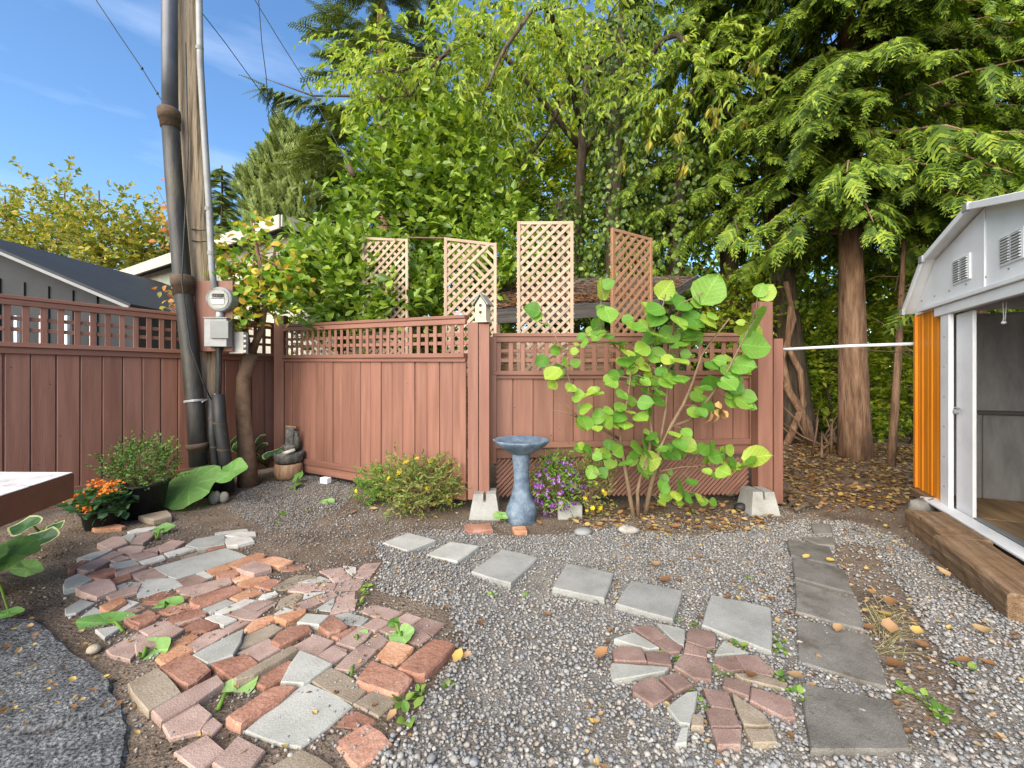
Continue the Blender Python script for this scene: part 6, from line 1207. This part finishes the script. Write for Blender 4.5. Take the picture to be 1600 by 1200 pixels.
# purple aster, straggly yellow shrub, yellow daisies
def flowerbush(label, name, c, r, n, leafm, ls, petm, nfl, fs, cat='flowering plant', up=.5, nl=7, proto=(NV, OF), front=True, tl=.18, petproto=None):
    c = Vector(c); t = thing(name, (c.x, c.y, 0), label, cat); p, d = ell(n, c, r, .3); dd = d * .7 + rng.normal(0, .4, d.shape); dd[:, 2] += up; dd /= np.linalg.norm(dd, axis=1, keepdims=True)
    V, Fs = leaf_twigs(p, dd, rng.uniform(.5, 1.2, n) * tl, nl, ls, .1, proto=proto); obj('foliage', np_mesh('f', V, Fs), leafm, t); mb = MB()
    for q in p[::4]: mb.tube([Vector((c.x + random.uniform(-.05, .05), c.y, 0)), Vector(q).lerp(Vector((c.x, c.y, 0)), .5) + Vector((0, 0, .05)), Vector(q)], [.005, .004, .002], 4)
    mb.build('stems', m_twig, t)
    p, d = ell(nfl, c, (r[0] * 1.08, r[1] * 1.1, r[2] * 1.08), .9); 
    if front: p[:, 1] = np.where(p[:, 1] > c.y + .05, 2 * c.y - p[:, 1], p[:, 1])
    bl = []
    for k in range(nfl):
        m = 7; a = np.arange(m) * 6.283 / m; nrm = Vector((d[k][0], -abs(d[k][1]) - .3, d[k][2] + .4)).normalized(); e1 = nrm.cross(Vector((0, 0, 1))).normalized(); e2 = nrm.cross(e1)
        axs = np.outer(np.cos(a), e1) + np.outer(np.sin(a), e2) + np.array(nrm)[None] * .15; bl.append(bake(DV, DF, np.repeat(p[k][None], m, 0), axs, np.repeat(np.array(nrm)[None], m, 0), np.full(m, fs) * rng.uniform(.7, 1.2)))
    if nfl < 20:
        for V, Fc in bl: obj('flower', np_mesh('f', V, Fc), petm, t)
        return t
    V, Fs = join_bakes(bl); obj('flowers', np_mesh('f', V, Fs), petm, t)['kind'] = 'stuff'; return t
c = G(872, 812); flowerbush('purple asters in bloom right of the birdbath', 'aster_plant', (c.x, c.y + .15, .27), (.23, .17, .24), 130, m_weed, .05, m_purple, 160, .022)
c = G(926, 812); flowerbush('straggly yellowing plant right of the purple flowers', 'bedding_plant', (c.x, c.y + .14, .24), (.17, .14, .25), 130, m_straw, .035, m_yellow, 9, .026, nl=9)
bk = box('planter_block', G(892, 812) + Vector((0, .1, .05)), (.22, .13, .13), m_conc, None); tag(bk, 'low concrete planter block under the purple asters', 'block')
c = G(582, 792); flowerbush('low green leafy plant at the foot of the gate', 'bedding_plant', (c.x, c.y + .2, .17), (.22, .2, .16), 190, m_weed, .035, m_yellow, 5, .035, nl=10, tl=.12)
c = G(655, 808); flowerbush('straggly plant with yellow daisy flowers before the gate', 'daisy_plant', (c.x, c.y + .2, .24), (.32, .22, .23), 260, m_straw, .05, m_yellow, 14, .04, nl=10, tl=.24)
o = thing('plant_tag', G(622, 780), 'small orange and white plant pot label among the daisies', 'plant label'); box('label_card', G(621, 786) + Vector((0, .02, .13)), (.06, .012, .07), mat('label_orange', [(.75, .72, .68), (.70, .30, .08)], 22, .6, 0), o)
# hostas
def disk_leaf(name, c, rx, ry, ax, nr, m, parent, notch=.35, wav=.06, edge=None, n=22, cup=.12):
    ax = Vector(ax).normalized(); nr = Vector(nr); xa = ax.cross(nr).normalized(); nz = xa.cross(ax); V = [Vector((0, 0, 0))]; Fc = []; rings = (.33, .66, .88, 1.0)
    for q in rings:
        for k in range(n):
            a = 2 * math.pi * k / n; rr = q * (1 - notch * math.exp(-((abs(a - math.pi * 1.5)) / .35) ** 2)) * (1 + (.045 * math.sin(11 * a) + .06 * math.sin(5 * a + 1 + c[0] * 3)) * (q > .8)); V.append(Vector((rx * rr * math.cos(a), ry * rr * math.sin(a), rx * (cup * q * q + wav * q * math.sin(3 * a + c[0] * 7) + .03 * math.sin(9 * a) * q))))
    for k in range(n): Fc.append((0, 1 + k, 1 + (k + 1) % n))
    for r in range(len(rings) - 1):
        for k in range(n): a = 1 + r * n; Fc.append((a + k, a + n + k, a + n + (k + 1) % n, a + (k + 1) % n))
    M = Matrix.Identity(4)
    for i in range(3): M[i][0], M[i][1], M[i][2], M[i][3] = xa[i], ax[i], nz[i], c[i]
    o = pymesh(name, V, Fc, m, parent, True, M)
    if edge:
        o.data.materials.append(edge)
        for p_ in o.data.polygons:
            if p_.index >= n * 3: p_.material_index = 1
    return o
def leafplant(label, name, base, leaves, m=m_butter, edge=None, cat='plant', stalk=m_weed, notch=.35, pot=None, cup=.12):
    t = thing(name, base, label, cat); mb = MB()
    for (px, py, Y, rx, ry, ax, nr) in leaves:
        c = P(px, py, Y); disk_leaf('leaf', c, ry, rx, ax, nr, m, t, notch, .12 if rx < .2 else .035, edge, cup=cup if rx < .2 else -.10); b = Vector(base); mb.tube([b, b.lerp(c, .5) + Vector((0, 0, .03)), c], [.009, .007, .005], 6)
    mb.build('stalk', stalk, t, True); return t
leafplant('big flat round leaf with a hole beside the pole base', 'butterbur', G(303, 775), [(296, 757, 4.2, .31, .27, (-.98, .05, -.06), (.0, -.75, 1)), (362, 737, 4.22, .15, .15, (.95, -.1, .05), (.0, -.8, 1))])
leafplant('cream edged hosta in a pot behind the young tree', 'hosta', G(392, 752) + Vector((0, .35, .1)), [(375, 690, 5.3, .09, .14, (-.5, -.3, .6), (0, -.8, .6)), (404, 690, 5.3, .08, .14, (.8, -.3, .3), (0, -.6, 1)), (404, 703, 5.25, .07, .14, (.8, -.4, .1), (0, -.5, 1)), (372, 700, 5.2, .07, .13, (-.8, -.4, 0), (0, -.5, 1)), (428, 709, 5.2, .06, .14, (.8, -.5, -.4), (0, -.5, 1)), (388, 715, 5.2, .07, .12, (.2, -.8, -.2), (0, -.5, 1))], m_hosta, m_hostaedge, notch=.05)
leafplant('dark hosta leaf with pale margin left of the patio', 'hosta', G(52, 840) + Vector((0, .05, .02)), [(64, 842, 2.95, .095, .10, (.2, -.7, -.45), (.1, -.8, .7)), (40, 822, 3.05, .07, .09, (-.6, .1, .2), (0, -.5, 1)), (85, 825, 3.1, .06, .07, (.7, .2, .2), (0, -.4, 1))], m_hosta, m_hostaedge, notch=.2)
leafplant('large ragged green leaves at the left picture edge', 'butterbur', G(-10, 895), [(18, 866, 2.6, .17, .12, (.9, -.2, -.1), (0, -.5, 1)), (42, 888, 2.5, .10, .05, (.9, -.1, -.2), (0, -.6, 1)), (-40, 880, 2.5, .16, .12, (-.8, -.2, 0), (0, -.5, 1)), (14, 958, 2.2, .07, .03, (.9, .1, .1), (0, -.6, 1))])
leafplant('two small round leaves in front of the barrel fountain', 'butterbur', G(460, 766), [(466, 745, 5.0, .09, .08, (.6, -.3, .2), (0, -.7, .8)), (462, 760, 4.85, .09, .08, (.3, -.5, .1), (0, -.6, .8))])
leafplant('small round leaf growing in the gravel below the gate', 'butterbur', G(512, 790), [(510, 785, 4.25, .10, .05, (.8, -.2, .1), (0, -.5, 1))])
leafplant('single pale leaf at the birdbath foot', 'butterbur', G(786, 812), [(783, 806, 3.72, .075, .05, (-.9, -.2, .0), (0, -.5, 1))])
for lab, bx_, lv in (('folded pale green leaf at the left of the brick patio', (195, 990), [(168, 973, 2.16, .13, .06, (-.95, -.25, .12), (.1, -.45, 1))]), ('ragged bright green leaf on the left patio bricks', (222, 1028), [(235, 1015, 1.95, .11, .06, (.9, -.2, .12), (0, -.5, 1)), (214, 1034, 1.9, .05, .035, (-.7, -.4, -.1), (0, -.5, 1))]),
                     ('long curled light green leaf on the lower patio bricks', (340, 1110), [(362, 1083, 1.70, .10, .05, (.85, .45, .25), (-.3, -.7, .8))]), ('pale leaf lying on the upper patio bricks', (255, 952), [(263, 944, 2.32, .085, .04, (.95, .1, .15), (0, -.5, 1))]), ('bright serrated leaf sprouting at the far patio edge', (245, 842), [(255, 826, 3.45, .085, .05, (.9, .2, .1), (0, -.6, 1)), (240, 838, 3.4, .06, .04, (-.5, -.4, .0), (0, -.6, 1))]),
                     ('small green leaf poking up between middle patio bricks', (556, 1008), [(560, 996, 2.05, .05, .03, (.8, .2, .4), (-.2, -.6, 1))]), ('small leaf at the corner of the large lower slab', (548, 1058), [(553, 1048, 1.83, .055, .025, (.9, .1, .1), (0, -.5, 1))]), ('dark lobed leaf sprouting among the right patio bricks', (626, 1000), [(628, 994, 2.02, .06, .06, (.4, -.5, -.1), (0, -.6, .9)), (615, 972, 2.1, .03, .03, (-.1, -.2, .6), (0, -.8, .7)), (612, 996, 2.05, .04, .03, (-.8, -.2, 0), (0, -.5, 1))])):
    leafplant(lab, 'leaf_sprout', G(*bx_, 0.01), lv)
def weed(px, py, n, size, k):
    s_ = size
    c = G(px, py); c.z = gz1(c.x, c.y) + .008; a = rng.uniform(0, 6.28, n); ps = np.array(c)[None] + np.stack([np.cos(a), np.sin(a), np.ones(n) * .3], 1) * (size * .5 * rng.uniform(.1, 1, n))[:, None]
    V, Fc = bake(OV * np.array([1.3, 1, 1]), OF, ps, np.stack([np.cos(a), np.sin(a), rng.uniform(.1, .8, n)], 1), np.stack([rng.normal(0, .3, n), rng.normal(0, .3, n), np.ones(n)], 1), rng.uniform(.5, 1, n) * size); o = obj('weed', np_mesh('weed', V, Fc), m_weed)
    zone = 'in pale gravel near the barrel fountain' if px < 500 and py < 830 else 'on the right edge of the brick patio' if px < 720 else 'in gravel left of the stepping stones' if py > 900 and px < 850 else 'on soil near the big leaf shrub' if py < 830 else 'between the dark slab path and round pavers' if 1195 < px < 1260 else 'in gravel right of the slab path' if px > 1300 else 'among the round patio pavers'
    tag(o, ('tiny' if s_ < .04 else 'small') + ' green weed seedling ' + zone, 'weed', 'small weeds in the gravel and paving')
for k, (px, py, n, s) in enumerate([(442, 805, 8, .05), (434, 818, 5, .04), (480, 800, 5, .04), (655, 1090, 10, .04), (632, 1105, 8, .05), (640, 1128, 6, .06), (700, 1078, 6, .03), (565, 935, 10, .04), (575, 925, 8, .035), (560, 950, 8, .035), (1214, 1000, 9, .04), (1218, 1020, 9, .04), (1215, 1060, 10, .045), (1056, 966, 6, .04), (1047, 1025, 6, .045), (1085, 978, 6, .035), (1130, 1052, 7, .04), (1095, 1100, 9, .035), (1070, 1078, 6, .03), (1222, 1083, 8, .035), (1250, 1092, 9, .04), (1155, 1010, 10, .04), (1410, 1080, 9, .04), (1440, 1090, 8, .04), (1470, 1115, 14, .05), (1510, 1045, 6, .05), (1105, 1015, 5, .03), (820, 930, 10, .03), (770, 930, 8, .03), (1080, 800, 7, .05), (1190, 798, 9, .06), (1172, 902, 5, .03)]): weed(px, py, n, s, k)
m_drygrass = leafmat('dry_grass', [(0.20, 0.15, 0.07), (0.36, 0.29, 0.15), (0.46, 0.40, 0.22), (0.20, 0.24, 0.06)], .2, .7, .2)
# dry grass tuft beside the slab path
n = 170; c0 = np.array([G(px, py)[:] for px, py in zip(rng.normal(1378, 16, n), rng.normal(988, 22, n))]); a = rng.uniform(-1.2, 1.8, n)
gl = np.array([(-.006, 0, 0), (.006, 0, 0), (.004, .55, .06), (-.004, .55, .06), (0, 1, .12)]); V, Fc = bake(gl[:4], [[0, 1, 2, 3]], c0 + np.array([0, 0, .004]), np.stack([np.cos(a), np.sin(a) * .7, rng.uniform(.0, .16, n)], 1), np.tile([0, 0, 1.0], (n, 1)), rng.uniform(.1, .28, n)); tag(obj('dry_grass', np_mesh('grass', V, Fc), m_drygrass), 'tuft of dry straw grass beside the dark slab path', 'grass', kind='stuff')

# ------------------------------------------------------------------ fallen leaves
CURL = np.array([(0, 0, .1), (-.34, .3, .22), (0, .32, 0), (.34, .3, .2), (-.28, .65, .28), (0, .65, .06), (.28, .65, .18), (0, 1, .25)])
def litter(poly, n, smin, smax, name, label, m):
    P_ = np.array(gp(poly)); lo_, hi_ = P_.min(0), P_.max(0); x = rng.uniform(lo_[0], hi_[0], n * 3); y = rng.uniform(lo_[1], hi_[1], n * 3); k = inside([tuple(v) for v in P_], x, y); x, y = x[k][:n], y[k][:n]; m_ = len(x); a = rng.uniform(0, 6.28, m_)
    V, Fc = bake(CURL, OF, np.stack([x, y, gz(x, y) + (.012 if 'asphalt' not in label else .046)], 1), np.stack([np.cos(a), np.sin(a), rng.normal(0, .15, m_)], 1), np.stack([rng.normal(0, .3, m_), rng.normal(0, .3, m_), np.ones(m_)], 1), rng.uniform(smin, smax, m_)); tag(obj(name, np_mesh('litter', V, Fc), m), label, 'leaf litter', kind='stuff')
litter([(1215, 790), (1225, 715), (1300, 700), (1440, 715), (1440, 770), (1400, 800), (1280, 795)], 2600, .02, .075, 'leaf_litter', 'brown and golden leaf litter on the woodland path', m_dead)
litter([(880, 815), (950, 790), (1120, 782), (1200, 800), (1200, 830), (1000, 835)], 420, .02, .07, 'leaf_litter', 'dead brown leaves on soil beneath the big leaf shrub', m_dead)
litter([(900, 1200), (960, 840), (1400, 800), (1600, 1000), (1650, 1200)], 520, .012, .04, 'leaf_litter', 'small leaf fragments scattered through the right gravel', m_dead)
litter([(100, 960), (300, 820), (560, 780), (720, 840), (700, 1000), (640, 1180), (200, 1190)], 380, .010, .030, 'leaf_litter', 'small leaf fragments scattered over patio and soil', m_dead)
litter([(1220, 720), (1260, 650), (1700, 650), (1700, 720), (1440, 735), (1300, 715)], 3000, .04, .11, 'leaf_litter', 'leaf litter on the woodland floor under the cedars', m_dead)
litter([(-60, 975), (60, 972), (170, 1060), (185, 1133), (-100, 1180)], 60, .012, .035, 'leaf_litter', 'small leaf crumbs lying on the asphalt pad', m_dead)
CM = bpy.data.meshes.new('fallen'); CM.from_pydata([tuple(v) for v in CURL], [], [tuple(f) for f in OF]); CM.polygons.foreach_set('use_smooth', [True] * len(OF)); m_fall = leafmat('fallen_leaf', [(.17, .085, .04), (.30, .16, .075), (.40, .27, .15), (.46, .32, .08)], .15, .7, .2, False, True); CM.materials.append(m_fall)
for px, py, s in [(1388, 938, .09), (1430, 1000, .075), (1412, 1048, .10), (1440, 1022, .09), (1395, 970, .09), (1022, 890, .08), (1048, 908, .09), (1050, 826, .09), (1045, 832, .07), (710, 1048, .07), (722, 1040, .05), (752, 986, .05), (620, 1128, .05), (1255, 878, .06), (1292, 882, .07), (1395, 868, .06), (1392, 1000, .1), (1352, 925, .06), (1484, 908, .09), (1530, 985, .1), (1312, 988, .07), (1350, 990, .06), (890, 892, .06), (700, 965, .05), (1240, 968, .06), (1230, 1062, .07), (1178, 1062, .07), (930, 1035, .08), (860, 965, .06), (1130, 940, .06), (1090, 875, .05), (1190, 815, .07), (1260, 795, .07), (555, 800, .08), (575, 798, .09), (940, 825, .08), (845, 820, .07), (1340, 775, .08), (1290, 805, .07), (1490, 1040, .07), (1560, 1050, .07)]:
    c = G(px, py); l = bpy.data.objects.new('fallen_leaf', CM); a = random.uniform(0, 6.28)
    z = gz1(c.x, c.y) + (.03 if py > 840 else .012) + (.012 if 1240 < px < 1340 else 0)
    link(l, None, Matrix.Translation((c.x, c.y, z)) @ Matrix.Rotation(a, 4, 'Z') @ Matrix.Rotation(random.uniform(-.4, .4), 4, 'X') @ Matrix.Scale(s, 4)); zone = 'on the dark slab path' if 1240 < px < 1345 and py > 850 else 'on the woodland path entrance' if py < 812 and px > 1200 else 'on gravel near the timber sleepers' if px > 1460 else 'beside the dry grass tuft' if px > 1345 else 'by the right edge of the brick patio' if px < 740 and py > 900 else 'on soil before the gate plants' if px < 600 else 'on soil before the big leaf shrub' if py < 840 else 'between stepping stones and slab path' if py < 950 else 'among the round pavers and gravel'
    tag(l, ('large' if s >= .08 else 'small') + ' dry curled fallen leaf ' + zone, 'fallen leaf', 'single fallen leaves in the yard')
t = thing('fallen_sticks', G(1235, 790), 'dark rotten sticks lying at the foot of the right post', 'sticks'); mb = MB()
for k in range(7):
    mb = MB(); s = G(1212 + k * 5, 760 + k * 7); e = s + Vector((random.uniform(-.1, .25), random.uniform(-.3, .1), .03)); mb.tube([s + Vector((0, 0, .03)), s.lerp(e, .5) + Vector((0, 0, .05)), e + Vector((0, 0, .02))], [.02, .018, .008], 6); mb.build('stick', m_treed, t, True)
